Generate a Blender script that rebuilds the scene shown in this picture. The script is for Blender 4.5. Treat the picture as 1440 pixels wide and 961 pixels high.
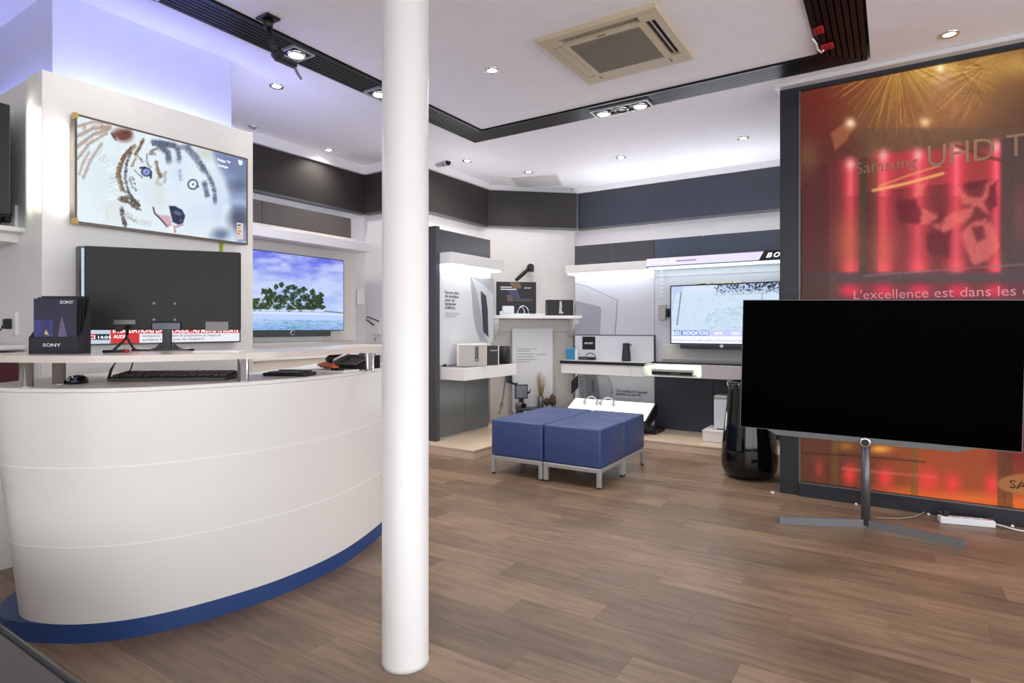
import bpy, bmesh, math, random
import numpy as np
from mathutils import Vector, Matrix

random.seed(7); np.random.seed(7)
S = bpy.context.scene
for o in list(bpy.data.objects): bpy.data.objects.remove(o)

# ------------------------------------------------------------------ camera
F = 830.0; CX = 720.0; HY = 462.0; TH = math.radians(32.8); CH = 1.2
SN, CS = math.sin(TH), math.cos(TH)
cam_d = bpy.data.cameras.new('camera'); cam = bpy.data.objects.new('camera', cam_d)
S.collection.objects.link(cam)
cam.location = (0, 0, CH); cam.rotation_euler = (math.pi/2, 0, TH)
cam_d.sensor_width = 36; cam_d.lens = F/1440*36
cam_d.shift_y = (HY-480.5)/1440
cam_d.clip_start = 0.05
S.camera = cam

# ------------------------------------------------------------------ world, exposure
W = bpy.data.worlds.new('daylight'); S.world = W; W.use_nodes = True
W.node_tree.nodes['Background'].inputs[0].default_value = (0.93, 0.96, 1.0, 1)
W.node_tree.nodes['Background'].inputs[1].default_value = 3.3
S.view_settings.view_transform = 'Standard'; S.view_settings.look = 'None'
S.view_settings.exposure = 0.08; S.view_settings.gamma = 1.0
S.view_settings.use_curve_mapping = False
SPOT_W = 34.0

# ------------------------------------------------------------------ helpers
def P(px, py, X=None, Y=None, Z=None):
    """the point of the place seen at a photo pixel on the plane x=X, y=Y or z=Z"""
    u = (px-CX)/F; w = (HY-py)/F
    d = Vector((u*CS-SN, u*SN+CS, w))
    if X is not None: t = X/d.x
    elif Y is not None: t = Y/d.y
    else: t = (Z-CH)/d.z
    return Vector((0, 0, CH)) + d*t
def proj(V):
    V = np.asarray(V); c = -V[:, 0]*SN+V[:, 1]*CS; r = V[:, 0]*CS+V[:, 1]*SN
    return CX+F*r/c, HY-F*(V[:, 2]-CH)/c
def cw(X, Z):                      # distance right of / ahead of the viewer -> floor plan
    return (X*CS-Z*SN, X*SN+Z*CS)
def lin(c):
    c = np.asarray(c, float)/255.0
    return np.where(c <= .04045, c/12.92, ((c+.055)/1.055)**2.4)
def col(c): l = lin(c); return (l[0], l[1], l[2], 1)

MATS = {}
def mat(name, c, rough=.5, metal=0., emit=0., var=.04, scale=8., spec=.5, bump=0., coat=0.):
    if name in MATS: return MATS[name]
    m = bpy.data.materials.new(name); m.use_nodes = True; nt = m.node_tree
    b = nt.nodes['Principled BSDF']; b.inputs['Roughness'].default_value = rough
    b.inputs['Metallic'].default_value = metal; b.inputs['Specular IOR Level'].default_value = spec
    if coat: b.inputs['Coat Weight'].default_value = coat
    tc = nt.nodes.new('ShaderNodeTexCoord'); n = nt.nodes.new('ShaderNodeTexNoise')
    n.inputs['Scale'].default_value = scale; n.inputs['Detail'].default_value = 4
    nt.links.new(tc.outputs['Object'], n.inputs['Vector'])
    r = nt.nodes.new('ShaderNodeMixRGB'); l = lin(c)
    r.inputs[1].default_value = (*(l*(1-var)), 1); r.inputs[2].default_value = (*np.minimum(l*(1+var), 1), 1)
    nt.links.new(n.outputs['Fac'], r.inputs[0]); nt.links.new(r.outputs[0], b.inputs['Base Color'])
    if emit:
        b.inputs['Emission Color'].default_value = col(c); b.inputs['Emission Strength'].default_value = emit
    if bump:
        bp = nt.nodes.new('ShaderNodeBump'); bp.inputs['Strength'].default_value = bump
        n2 = nt.nodes.new('ShaderNodeTexNoise'); n2.inputs['Scale'].default_value = scale*12
        nt.links.new(tc.outputs['Object'], n2.inputs['Vector'])
        nt.links.new(n2.outputs['Fac'], bp.inputs['Height']); nt.links.new(bp.outputs[0], b.inputs['Normal'])
    MATS[name] = m; return m
def mat_screen(name, strength=1.0, rough=.25, spec=.25):
    m = bpy.data.materials.new(name); m.use_nodes = True; nt = m.node_tree
    b = nt.nodes['Principled BSDF']; b.inputs['Base Color'].default_value = (.01, .01, .01, 1)
    b.inputs['Roughness'].default_value = rough; b.inputs['Specular IOR Level'].default_value = spec
    a = nt.nodes.new('ShaderNodeVertexColor'); a.layer_name = 'picture'
    nt.links.new(a.outputs[0], b.inputs['Emission Color']); b.inputs['Emission Strength'].default_value = strength
    return m
def mat_print(name, rough=.5):
    m = bpy.data.materials.new(name); m.use_nodes = True; nt = m.node_tree
    b = nt.nodes['Principled BSDF']; b.inputs['Roughness'].default_value = rough
    a = nt.nodes.new('ShaderNodeVertexColor'); a.layer_name = 'picture'
    nt.links.new(a.outputs[0], b.inputs['Base Color']); return m

COL = S.collection
class MB:
    def __init__(s): s.bm = bmesh.new()
    def box(s, a, b, bev=0., seg=1):
        lo = [min(a[i], b[i]) for i in range(3)]; hi = [max(a[i], b[i]) for i in range(3)]
        v = [s.bm.verts.new((x, y, z)) for x in (lo[0], hi[0]) for y in (lo[1], hi[1]) for z in (lo[2], hi[2])]
        f = [s.bm.faces.new([v[i] for i in q]) for q in ((0,1,3,2),(4,6,7,5),(0,4,5,1),(2,3,7,6),(0,2,6,4),(1,5,7,3))]
        if bev:
            es = list({e for q in f for e in q.edges})
            bmesh.ops.bevel(s.bm, geom=es, offset=bev, segments=seg, affect='EDGES', profile=.5)
        return s
    def prism(s, pts, z0, z1, pts2=None):
        p2 = pts2 or pts
        a = [s.bm.verts.new((x, y, z0)) for x, y in pts]; b = [s.bm.verts.new((x, y, z1)) for x, y in p2]
        n = len(pts)
        s.bm.faces.new(a[::-1]); s.bm.faces.new(b)
        for i in range(n): s.bm.faces.new((a[i], a[(i+1) % n], b[(i+1) % n], b[i]))
        return s
    def ngon(s, pts3, off):
        """a polygon in space given a thickness by the vector off"""
        off = Vector(off)
        a = [s.bm.verts.new(p) for p in pts3]; b = [s.bm.verts.new(Vector(p)+off) for p in pts3]; n = len(a)
        s.bm.faces.new(a[::-1]); s.bm.faces.new(b)
        for i in range(n): s.bm.faces.new((a[i], a[(i+1) % n], b[(i+1) % n], b[i]))
        return s
    def lathe(s, prof, c=(0, 0, 0), seg=32, ax='z', cap=True):
        rings = []
        for r, h in prof:
            ring = []
            for k in range(seg):
                t = 2*math.pi*k/seg; x, y = r*math.cos(t), r*math.sin(t)
                q = {'z': (x, y, h), 'x': (h, x, y), 'y': (x, h, y)}[ax]
                ring.append(s.bm.verts.new((c[0]+q[0], c[1]+q[1], c[2]+q[2])))
            rings.append(ring)
        for i in range(len(rings)-1):
            for k in range(seg):
                f = s.bm.faces.new((rings[i][k], rings[i][(k+1) % seg], rings[i+1][(k+1) % seg], rings[i+1][k])); f.smooth = True
        if cap:
            s.bm.faces.new(rings[0][::-1]); s.bm.faces.new(rings[-1])
        return s
    def tube(s, pts, r, seg=8):
        pts = [Vector(p) for p in pts]; rings = []
        for i, p in enumerate(pts):
            d = (pts[min(i+1, len(pts)-1)]-pts[max(i-1, 0)]).normalized()
            up = Vector((0, 0, 1)) if abs(d.z) < .9 else Vector((1, 0, 0))
            a = d.cross(up).normalized(); b = d.cross(a)
            rr = r[i] if isinstance(r, (list, tuple)) else r
            rings.append([s.bm.verts.new(p+a*(rr*math.cos(2*math.pi*k/seg))+b*(rr*math.sin(2*math.pi*k/seg))) for k in range(seg)])
        for i in range(len(rings)-1):
            for k in range(seg):
                f = s.bm.faces.new((rings[i][k], rings[i][(k+1) % seg], rings[i+1][(k+1) % seg], rings[i+1][k])); f.smooth = True
        s.bm.faces.new(rings[0][::-1]); s.bm.faces.new(rings[-1])
        return s
    def bar(s, a, b, w, h):
        """a straight bar of width w (level) and height h between two points on its underside"""
        a, b = Vector(a), Vector(b); d = (b-a).normalized(); n = Vector((-d.y, d.x, 0)).normalized()*(w/2)
        up = Vector((0, 0, h)); vs = [a-n, b-n, b+n, a+n]
        return s.ngon(vs, up)
    def xf(s, M): bmesh.ops.transform(s.bm, matrix=M, verts=s.bm.verts); return s
    def build(s, name, m, parent=None, off=None):
        bmesh.ops.recalc_face_normals(s.bm, faces=s.bm.faces)
        if off is not None: bmesh.ops.translate(s.bm, vec=-Vector(off), verts=s.bm.verts)
        me = bpy.data.meshes.new(name); s.bm.to_mesh(me); s.bm.free()
        if m: me.materials.append(m)
        if name in ('front_panel', 'plinth', 'bead', 'worktop', 'raised_shelf'): me.shade_smooth(); me.set_sharp_from_angle(angle=.6)
        o = bpy.data.objects.new(name, me); COL.objects.link(o)
        if parent: o.parent = parent
        elif off is not None: o.location = off
        return o
def tag(o, label, cat, group=None):
    o['label'] = label; o['category'] = cat
    if group: o['group'] = group
    return o
def thing(name, label, cat, loc=(0, 0, 0), rz=0., group=None):
    o = bpy.data.objects.new(name, None); o.empty_display_size = .05; COL.objects.link(o)
    o.location = loc; o.rotation_euler = (0, 0, rz); return tag(o, label, cat, group)
def struct(o): o['kind'] = 'structure'; return o
def dup(root, loc, rz=None, label=None):
    r = root.copy(); COL.objects.link(r); r.location = loc
    if rz is not None: r.rotation_euler = (0, 0, rz)
    if label: r['label'] = label
    for ch in list(root.children):
        c = ch.copy(); COL.objects.link(c); c.parent = r
        for g in ch.children:
            d = g.copy(); COL.objects.link(d); d.parent = c
    return r
def text(s, size, m, origin, right, up, parent, off=None, ext=.0006, align='LEFT', bold=0., shear=0., name='lettering', sx=1., width=None):
    cu = bpy.data.curves.new('t', 'FONT'); cu.body = s; cu.size = 1.; cu.extrude = 0; cu.offset = bold; cu.shear = shear
    cu.align_x = align; cu.resolution_u = 3
    o = bpy.data.objects.new('t', cu); me = bpy.data.meshes.new_from_object(o)
    bpy.data.objects.remove(o); bpy.data.curves.remove(cu)
    co = np.zeros(len(me.vertices)*3); me.vertices.foreach_get('co', co); co = co.reshape(-1, 3)
    sxx = sx*size
    if width: sxx = width/max(co[:, 0].max()-co[:, 0].min(), 1e-6)
    bm = bmesh.new(); bm.from_mesh(me); bpy.data.meshes.remove(me)
    R = Vector(right).normalized(); U = Vector(up).normalized(); N = R.cross(U)
    g = bmesh.ops.extrude_face_region(bm, geom=list(bm.faces))
    vs = [e for e in g['geom'] if isinstance(e, bmesh.types.BMVert)]
    bmesh.ops.translate(bm, vec=(0, 0, ext), verts=vs)
    O = Vector(origin)-(Vector(off) if off is not None else Vector())
    for v in bm.verts: v.co = O+R*(v.co.x*sxx)+U*(v.co.y*size)+N*v.co.z
    bmesh.ops.recalc_face_normals(bm, faces=bm.faces)
    me = bpy.data.meshes.new(name); bm.to_mesh(me); bm.free(); me.materials.append(m)
    t = bpy.data.objects.new(name, me); COL.objects.link(t); t.parent = parent; return t

# ---- painted flat pictures (screens, posters): a fine grid with a colour at each vertex
class Pic:
    def __init__(s, o, r, u, w, h, nx, ny):
        s.o, s.r, s.u = Vector(o), Vector(r).normalized(), Vector(u).normalized(); s.nx, s.ny = nx, ny
        a, b = np.meshgrid(np.linspace(0, 1, nx), np.linspace(0, 1, ny))
        s.U, s.V = a, 1-b
        V = (np.array(s.o)[None]+np.outer(a.ravel()*w, np.array(s.r))+np.outer(b.ravel()*h, np.array(s.u)))
        s.verts = V; x, y = proj(V); s.X = x.reshape(ny, nx); s.Y = y.reshape(ny, nx)
        s.C = np.zeros((ny, nx, 3))
    def mix(s, a, c):
        a = np.clip(a, 0, 1)[..., None]; s.C = s.C*(1-a)+np.asarray(c, float)*a
    def blob(s, x, y, rx, ry, c, al=1., soft=.3, ang=0.):
        t = math.radians(ang); dx, dy = s.X-x, s.Y-y
        d = np.hypot((dx*math.cos(t)+dy*math.sin(t))/rx, (-dx*math.sin(t)+dy*math.cos(t))/ry)
        s.mix(al*np.clip((1+soft-d)/(2*soft), 0, 1), c)
    def glow(s, x, y, rx, ry, c, al=1.):
        s.mix(al*np.exp(-((s.X-x)/rx)**2-((s.Y-y)/ry)**2), c)
    def dist(s, pts):
        D = np.full(s.X.shape, 1e9)
        for (x0, y0), (x1, y1) in zip(pts[:-1], pts[1:]):
            l = max((x1-x0)**2+(y1-y0)**2, 1e-9)
            t = np.clip(((s.X-x0)*(x1-x0)+(s.Y-y0)*(y1-y0))/l, 0, 1)
            D = np.minimum(D, np.hypot(s.X-x0-t*(x1-x0), s.Y-y0-t*(y1-y0)))
        return D
    def stroke(s, pts, w, c, al=1., soft=.8, rough=0.):
        D = s.dist(pts)
        if rough: D = D+rough*(s.noise(.6, 3)-.5)*2
        s.mix(al*np.clip((w/2+soft/2-D)/soft, 0, 1), c)
    def inside(s, pts):
        r = np.zeros(s.X.shape, bool); n = len(pts)
        for i in range(n):
            x0, y0 = pts[i]; x1, y1 = pts[(i+1) % n]
            if y0 == y1: continue
            r ^= ((y0 > s.Y) != (y1 > s.Y)) & (s.X < (x1-x0)*(s.Y-y0)/(y1-y0)+x0)
        return r
    def poly(s, pts, c, al=1., soft=1.):
        D = s.dist(list(pts)+[pts[0]]); D = np.where(s.inside(pts), D, -D)
        s.mix(al*np.clip(D/soft+.5, 0, 1), c)
    def noise(s, f, seed, fy=None):
        rs = np.random.RandomState(seed); fy = fy or f; out = 0; amp = 0
        for k in range(3):
            g = rs.rand(128, 128); x = (s.X*f*2**k) % 127; y = (s.Y*fy*2**k) % 127
            i, j = x.astype(int), y.astype(int); a, b = x-i, y-j
            a = a*a*(3-2*a); b = b*b*(3-2*b)
            v = g[j, i]*(1-a)*(1-b)+g[j, i+1]*a*(1-b)+g[j+1, i]*(1-a)*b+g[j+1, i+1]*a*b
            out = out+v*.5**k; amp += .5**k
        return out/amp
    def build(s, name, m, parent, off):
        nx, ny = s.nx, s.ny
        V = s.verts-np.array(off)[None]
        i = (np.arange(ny-1)[:, None]*nx+np.arange(nx-1)[None]).ravel()
        q = np.stack([i, i+1, i+nx+1, i+nx], 1).astype(np.int32)
        me = bpy.data.meshes.new(name); me.vertices.add(len(V)); me.vertices.foreach_set('co', V.ravel().astype(np.float32))
        me.loops.add(q.size); me.loops.foreach_set('vertex_index', q.ravel())
        me.polygons.add(len(q)); me.polygons.foreach_set('loop_start', np.arange(0, q.size, 4, dtype=np.int32))
        me.update(calc_edges=True)
        a = me.color_attributes.new('picture', 'FLOAT_COLOR', 'POINT')
        c = np.ones((len(V), 4), np.float32); c[:, :3] = lin(np.clip(s.C, 0, 255).reshape(-1, 3))
        a.data.foreach_set('color', c.ravel()); me.materials.append(m)
        o = bpy.data.objects.new(name, me); COL.objects.link(o); o.parent = parent; return o
def light(name, kind, loc, energy, color, parent=None, **k):
    d = bpy.data.lights.new(name, kind); d.energy = energy; d.color = color
    rot = k.pop('rot', None)
    for a, b in k.items(): setattr(d, a, b)
    o = bpy.data.objects.new(name, d); COL.objects.link(o); o.location = loc
    if rot: o.rotation_euler = rot
    if parent: o.parent = parent
    return o

def strip_lamp(name, loc, aim, xax, sx, sy, energy, color, parent):
    z = -Vector(aim).normalized(); x = Vector(xax); x = (x-z*x.dot(z)).normalized(); y = z.cross(x)
    o = light(name, 'AREA', loc, energy, color, parent, shape='RECTANGLE', size=sx, size_y=sy)
    o.rotation_euler = Matrix((x, y, z)).transposed().to_euler(); return o

# ------------------------------------------------------------------ materials
M_wall = mat('wall_paint', (232, 229, 228), .6)
M_ceil = mat('ceiling_paint', (240, 237, 240), .7)
M_white = mat('white_lacquer', (240, 238, 235), .35)
M_counter = mat('counter_lacquer', (238, 234, 229), .3, scale=2)
M_cream = mat('cream_laminate', (226, 216, 200), .4)
M_navy = mat('blue_plinth', (42, 72, 128), .45)
M_darkpanel = mat('dark_panel', (50, 46, 44), .45, var=.12, scale=3, spec=.3)
M_greypanel = mat('grey_panel', (70, 70, 74), .4)
M_bluegrey = mat('slate_panel', (52, 56, 66), .4)
M_cabinet = mat('grey_cabinet', (104, 108, 108), .3)
M_black = mat('black_plastic', (20, 20, 22), .4)
M_blackg = mat('black_gloss', (8, 8, 10), .08)
M_screen_off = mat('screen_off', (1, 1, 1), .3, spec=.008, var=0)
M_frame = mat('anthracite_frame', (34, 36, 44), .35)
M_alu = mat('brushed_steel', (186, 185, 184), .38, .55)
M_chrome = mat('chrome', (222, 222, 224), .16, 1.)
M_gun = mat('gunmetal', (110, 110, 114), .4, .7)
M_navyv = mat('navy_vinyl', (56, 73, 122), .42, bump=.05, scale=14)
M_wood = mat('pale_laminate', (214, 192, 168), .45, var=.05)
M_led = mat('led_white', (240, 250, 252), .5, emit=2.2)
M_lamp = mat('lamp_lens', (255, 244, 222), .5, emit=14.)
M_ac = mat('aged_plastic', (196, 180, 150), .5)
M_acg = mat('filter_mesh', (120, 112, 98), .7)
M_txt = mat('black_print', (40, 40, 44), .6)
M_txtw = mat('white_print', (238, 238, 238), .5)
M_txtl = mat('white_screen_text', (250, 250, 255), .5, emit=.9)
M_txtd = mat('dark_screen_text', (60, 60, 80), .5, emit=.3)
M_greyprint = mat('grey_print', (172, 172, 178), .5)

def floor_mat():
    m = bpy.data.materials.new('wood_planks'); m.use_nodes = True; nt = m.node_tree; L = nt.links.new
    b = nt.nodes['Principled BSDF']
    tc = nt.nodes.new('ShaderNodeTexCoord'); oi = nt.nodes.new('ShaderNodeObjectInfo')
    mp = nt.nodes.new('ShaderNodeMapping'); mp.inputs['Scale'].default_value = (2.2, 22, 1)
    add = nt.nodes.new('ShaderNodeVectorMath'); add.operation = 'ADD'
    sc = nt.nodes.new('ShaderNodeMath'); sc.operation = 'MULTIPLY'; sc.inputs[1].default_value = 37.
    L(oi.outputs['Random'], sc.inputs[0]); L(tc.outputs['Object'], add.inputs[0]); L(sc.outputs[0], add.inputs[1])
    L(add.outputs[0], mp.inputs['Vector'])
    n = nt.nodes.new('ShaderNodeTexNoise'); n.inputs['Scale'].default_value = 1.6; n.inputs['Detail'].default_value = 8; n.inputs['Roughness'].default_value = .65
    L(mp.outputs[0], n.inputs['Vector'])
    cr = nt.nodes.new('ShaderNodeValToRGB'); e = cr.color_ramp.elements
    e[0].position = .3; e[0].color = col((112, 91, 74)); e[1].position = .72; e[1].color = col((158, 130, 106))
    L(n.outputs['Fac'], cr.inputs[0])
    hs = nt.nodes.new('ShaderNodeHueSaturation')
    mr = nt.nodes.new('ShaderNodeMapRange'); mr.inputs[3].default_value = .7; mr.inputs[4].default_value = 1.14
    L(oi.outputs['Random'], mr.inputs[0]); L(mr.outputs[0], hs.inputs['Value'])
    g = nt.nodes.new('ShaderNodeNewGeometry'); nb = nt.nodes.new('ShaderNodeTexNoise'); nb.inputs['Scale'].default_value = 2.3; nb.inputs['Detail'].default_value = 5
    L(g.outputs['Position'], nb.inputs['Vector']); mb2 = nt.nodes.new('ShaderNodeMapRange'); mb2.inputs[1].default_value = .3; mb2.inputs[2].default_value = .7; mb2.inputs[3].default_value = .8; mb2.inputs[4].default_value = 1.15
    L(nb.outputs['Fac'], mb2.inputs[0]); wm = nt.nodes.new('ShaderNodeVectorMath'); wm.operation = 'SCALE'; L(cr.outputs[0], wm.inputs[0]); L(mb2.outputs[0], wm.inputs['Scale'])
    L(wm.outputs[0], hs.inputs['Color']); L(hs.outputs[0], b.inputs['Base Color'])
    rr = nt.nodes.new('ShaderNodeMapRange'); rr.inputs[3].default_value = .27; rr.inputs[4].default_value = .48
    n2 = nt.nodes.new('ShaderNodeTexNoise'); n2.inputs['Scale'].default_value = 5
    L(tc.outputs['Object'], n2.inputs['Vector']); L(n2.outputs['Fac'], rr.inputs[0]); L(rr.outputs[0], b.inputs['Roughness'])
    bp = nt.nodes.new('ShaderNodeBump'); bp.inputs['Strength'].default_value = .08; L(n.outputs['Fac'], bp.inputs['Height']); L(bp.outputs[0], b.inputs['Normal'])
    return m
M_floor = floor_mat()
M_under = mat('underlay', (84, 66, 52), .8)

# ------------------------------------------------------------------ the room
CZ = 2.97
floor = struct(MB().box((-6.2, -3, -.12), (3.4, 7.2, -.006)).build('floor', M_under))
pl_me = None; np_ = 0
PW, PLEN = .165, .92
for r in range(int((6.1-.9)/PW)):
    y = .9+r*PW; x0 = -5.6+((r*.37) % 1)*PLEN
    k = 0
    while True:
        x = x0+k*PLEN; k += 1
        if x > 2.2: break
        q = [(x, y, 0), (x+PLEN, y, 0), (x, y+PW, 0), (x+PLEN, y+PW, 0)]
        ok = False
        for v in q:
            c = -v[0]*SN+v[1]*CS
            if c < .3: continue
            X_, Y_ = proj(np.array([v]))
            if -140 < X_[0] < 1600 and Y_[0] < 1120: ok = True
        # floor wholly under the counter, the platforms and behind the lit panel is not seen
        cx, cy = x+PLEN/2, y
        if cx < -4.4 and y < 4.1: ok = False
        if y > 5.75 or (cx > -.2 and y > 4.8) or (cx < -3.6 and y > 4.4): ok = False
        if not ok: continue
        if pl_me is None:
            o = MB().box((0.0004, .0004, -.006), (PLEN-.0004, PW-.0004, 0)).build('plank', M_floor, floor); pl_me = o.data
        else:
            o = bpy.data.objects.new('plank', pl_me); COL.objects.link(o); o.parent = floor
        o.location = (x, y, 0); np_ += 1
print('planks', np_)
fs = MB().box((-6.2, -3, -.0055), (3.4, 7.0, -.0012)).build('floor_covering', M_floor, floor)

ceil = MB()
BX0, BX1, BX2, BX3, BY0, BY1 = -3.35, -3.07, -.405, -.12, 4.265, 4.534
ceil.box((-6.2, -3, CZ), (BX0, 7.2, CZ+.2)).box((BX0, BY1, CZ), (3.4, 7.2, CZ+.2)).box((BX3, -3, CZ), (3.4, BY1, CZ+.2))
ceil.box((BX1, -3, CZ), (BX2, BY0, CZ+.2))
ceiling = struct(ceil.build('ceiling', M_ceil))
void = MB().box((BX0, -3, CZ+.1), (BX1, BY1, CZ+.19)).box((BX1, BY0, CZ+.1), (BX2, BY1, CZ+.19)).box((BX2, -3, CZ+.1), (BX3, BY1, CZ+.19)).build('slot_lining', M_black, ceiling)

struct(MB().box((-5.1, 2.28, 0), (-4.93, 4.9, CZ)).build('wall_left', M_wall))
struct(MB().box((-6.2, 1.288, 0), (-3.68, 2.279, CZ)).build('wall_block', mat('led_tinted_paint', (212, 215, 242), .6)))  # lavender tint puts the blue LED spill into the wall colour
struct(MB().box((-5.1, 4.63, 0), (-4.25, 6.4, CZ)).build('wall_alcove', M_wall))
DA, DB = Vector((-4.25, 5.9, 0)), Vector((-3.42, 6.72, 0))          # chimney breast across the corner
struct(MB().prism([(-4.25, 5.88), (-3.40, 6.74), (-3.40, 7.1), (-4.9, 7.1), (-4.9, 5.88)], 0, CZ).build('wall_corner', M_wall))
struct(MB().box((-3.6, 6.81, 0), (3.4, 7.1, CZ)).build('wall_back', M_wall))
struct(MB().box((3.2, 4.6, 0), (3.4, 7.1, CZ)).build('wall_right', M_wall))
wf = MB()                                     # shop windows out of the picture; right-hand one added to let light in
for y_ in (-3, -1.1, .8, 2.7, 4.54): wf.box((3.24, y_, 0), (3.32, y_+.06, CZ))
wf.box((3.24, -3, 0), (3.32, 4.6, .25)).box((3.24, -3, CZ-.12), (3.32, 4.6, CZ))
struct(wf.build('added_window_1', M_frame))  # unseen side opening, added to bring light in from the right
wf = MB()
for x_ in (-1.6, 0, 1.55, 3.1): wf.box((x_, -3.0, 0), (x_+.06, -2.92, CZ))
wf.box((-1.6, -3, 0), (3.2, -2.92, .25)).box((-1.6, -3, CZ-.12), (3.2, -2.92, CZ))
struct(wf.build('window_2', M_frame))
struct(MB().box((-6.2, -3.1, 0), (-1.6, -2.9, CZ)).build('added_front_wall', M_wall))  # unseen wall, added to cut the light coming from the front
struct(MB().box((-6.2, -3, 0), (-6.0, 1.3, CZ)).build('wall_side', M_wall))

# dark fascia boards under the ceiling
def fascia(name, label, a, b, z0, z1, th, m=M_darkpanel, parent=None):
    a, b = Vector((a[0], a[1], 0)), Vector((b[0], b[1], 0)); d = (b-a).normalized(); n = Vector((d.y, -d.x, 0))
    t = thing(name, label, 'fascia', (*((a+b)/2).xy, z0), group='dark fascia boards under the ceiling')
    off = t.location
    MB().ngon([a+Vector((0, 0, z0)), b+Vector((0, 0, z0)), b+Vector((0, 0, z1)), a+Vector((0, 0, z1))], -n*th).build('board', m, t, off)
    MB().ngon([a+Vector((0, 0, z0-.018)), b+Vector((0, 0, z0-.018)), b+Vector((0, 0, z0)), a+Vector((0, 0, z0))], -n*(th-.004)).build('bottom_lip', M_gun, t, off)
    return t
fascia('fascia_board', 'long dark brown fascia board above the palm island television', (-4.85, 2.29), (-4.85, 4.55), 2.46, 2.87, .075)
fascia('fascia_board', 'short dark fascia board beside the white column, left side', (-4.85, 4.55), (-4.17, 4.55), 2.46, 2.87, .075)
fascia('fascia_board', 'dark brown fascia board below the security camera', (-4.17, 4.56), (-4.17, 5.93), 2.46, 2.9, .075)
fascia('fascia_board', 'dark fascia board across the corner above the mantelpiece', (-4.17, 5.93), (-3.34, 6.68), 2.46, 2.9, .1)
fascia('fascia_board', 'long dark slate fascia board on the back wall beside the red display', (-3.34, 6.73), (-.3, 6.73), 2.46, 2.9, .075, M_bluegrey)
tr = MB().box((-4.95, 2.28, 2.875), (-4.82, 4.52, 2.97)).box((-4.82, 4.52, 2.875), (-4.14, 4.64, 2.97)).box((-4.25, 4.64, 2.905), (-4.14, 5.93, 2.97)).box((-3.4, 6.70, 2.905), (-.3, 6.82, 2.97))
struct(tr.build('trim_1', M_wall))

# slatted ceiling strips
def grille(label, lines):
    t = thing('ceiling_grille', label, 'ceiling grille', (*lines, CZ)); return t
NS = 8
gl = thing('ceiling_grille', 'black slatted ceiling strip running in above the counter on the left', 'ceiling grille', (-3.21, 1, CZ-.005))
gb = thing('ceiling_grille', 'black slatted ceiling strip crossing the back, holding the triple spotlight', 'ceiling grille', (-1.7, 4.4, CZ-.005))
gr = thing('ceiling_grille', 'black slatted ceiling strip with red marks near the red display', 'ceiling grille', (-.26, 1, CZ-.005))
for i in range(NS):
    d0 = .004+i*.034; w = .026 if i else .03; d1 = d0+w
    z0, z1 = CZ-.004+(.0 if i else -.01), CZ+.03
    def slat(pts, t): MB().prism([(x-t.location.x, y-t.location.y) for x, y in pts], z0-t.location.z, z1-t.location.z).build('slat', M_blackg if False else mat('slat_black', (9, 9, 11), .35, spec=.25), t)
    slat([(BX1-d0, -2.5), (BX1-d0, BY0+d0), (BX1-d1, BY0+d1), (BX1-d1, -2.5)], gl)
    slat([(BX1-d0, BY0+d0), (BX2+d0, BY0+d0), (BX2+d1, BY0+d1), (BX1-d1, BY0+d1)], gb)
    slat([(BX2+d0, -2.5), (BX2+d1, -2.5), (BX2+d1, BY0+d1), (BX2+d0, BY0+d0)], gr)

# ------------------------------------------------------------------ ceiling fittings
def lamp(t, z=-.02, power=SPOT_W, c=(1, .95, .89)):
    light('lamp_light', 'SPOT', (0, 0, z), power, c, t, spot_size=math.radians(150), spot_blend=1., shadow_soft_size=.06)
def downlight(px, py, label, lit=True, loc=None):
    p = P(px, py, Z=CZ) if loc is None else Vector((*loc, CZ))
    t = thing('downlight', label, 'downlight', (p.x, p.y, CZ), group='recessed ceiling downlights')
    MB().lathe([(.030, .002), (.034, -.006), (.047, -.008), (.052, -.003), (.052, .002)], seg=24, cap=False).build('trim_ring', M_chrome, t)
    MB().lathe([(.001, -.004), (.031, -.003), (.031, .001)], seg=20).build('lens', M_lamp if lit else M_alu, t)
    if lit: lamp(t)
    return t
downlight(692, 99, 'small bright round downlight between the column and the air conditioner')
downlight(389, 121, 'round downlight above the tiger television, left of the column')
downlight(355, 179, 'unlit round downlight ring near the corner of the lavender wall', False)
downlight(462, 211, 'round downlight in front of the fascia above the island television')
downlight(657, 226, 'round downlight just right of the security camera')
downlight(743, 242, 'round downlight at the edge of the ceiling hatch')
downlight(873, 221, 'round downlight on the rear ceiling, middle of the back strip')
downlight(1045, 194, 'round downlight on the rear ceiling nearest the red display frame')
downlight(1335, 48, 'round downlight in front of the red display at top right')

def box_spot(x, y, n, ang, label, lit, power=SPOT_W):
    t = thing('spot_fixture', label, 'spotlight', (x, y, CZ-.012), ang, group='square spot fixtures in the slatted strips')
    L = .16*n
    m = MB()
    for a, b in (((-L/2, -.085), (L/2, -.07)), ((-L/2, .07), (L/2, .085)), ((-L/2, -.07), (-L/2+.012, .07)), ((L/2-.012, -.07), (L/2, .07))):
        m.box((a[0], a[1], -.008), (b[0], b[1], .01))
    m.build('frame', M_alu, t)
    MB().box((-L/2+.01, -.072, .006), (L/2-.01, .072, .012)).build('back_plate', M_black, t)
    for k in range(n):
        cx = (k-(n-1)/2)*.155
        MB().lathe([(.040, .006), (.060, .004), (.058, -.016), (.046, -.018)], (cx, 0, 0), 24, cap=False).build('reflector', M_chrome, t)
        MB().lathe([(.001, -.008), (.046, -.010), (.044, .002)], (cx, 0, 0), 20).build('lens', M_lamp if lit[k] else M_alu, t)
        if lit[k]: light('lamp_light', 'SPOT', (cx, 0, -.03), power, (1, .95, .89), t, spot_size=2.4, spot_blend=1., shadow_soft_size=.06)
    return t
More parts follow.
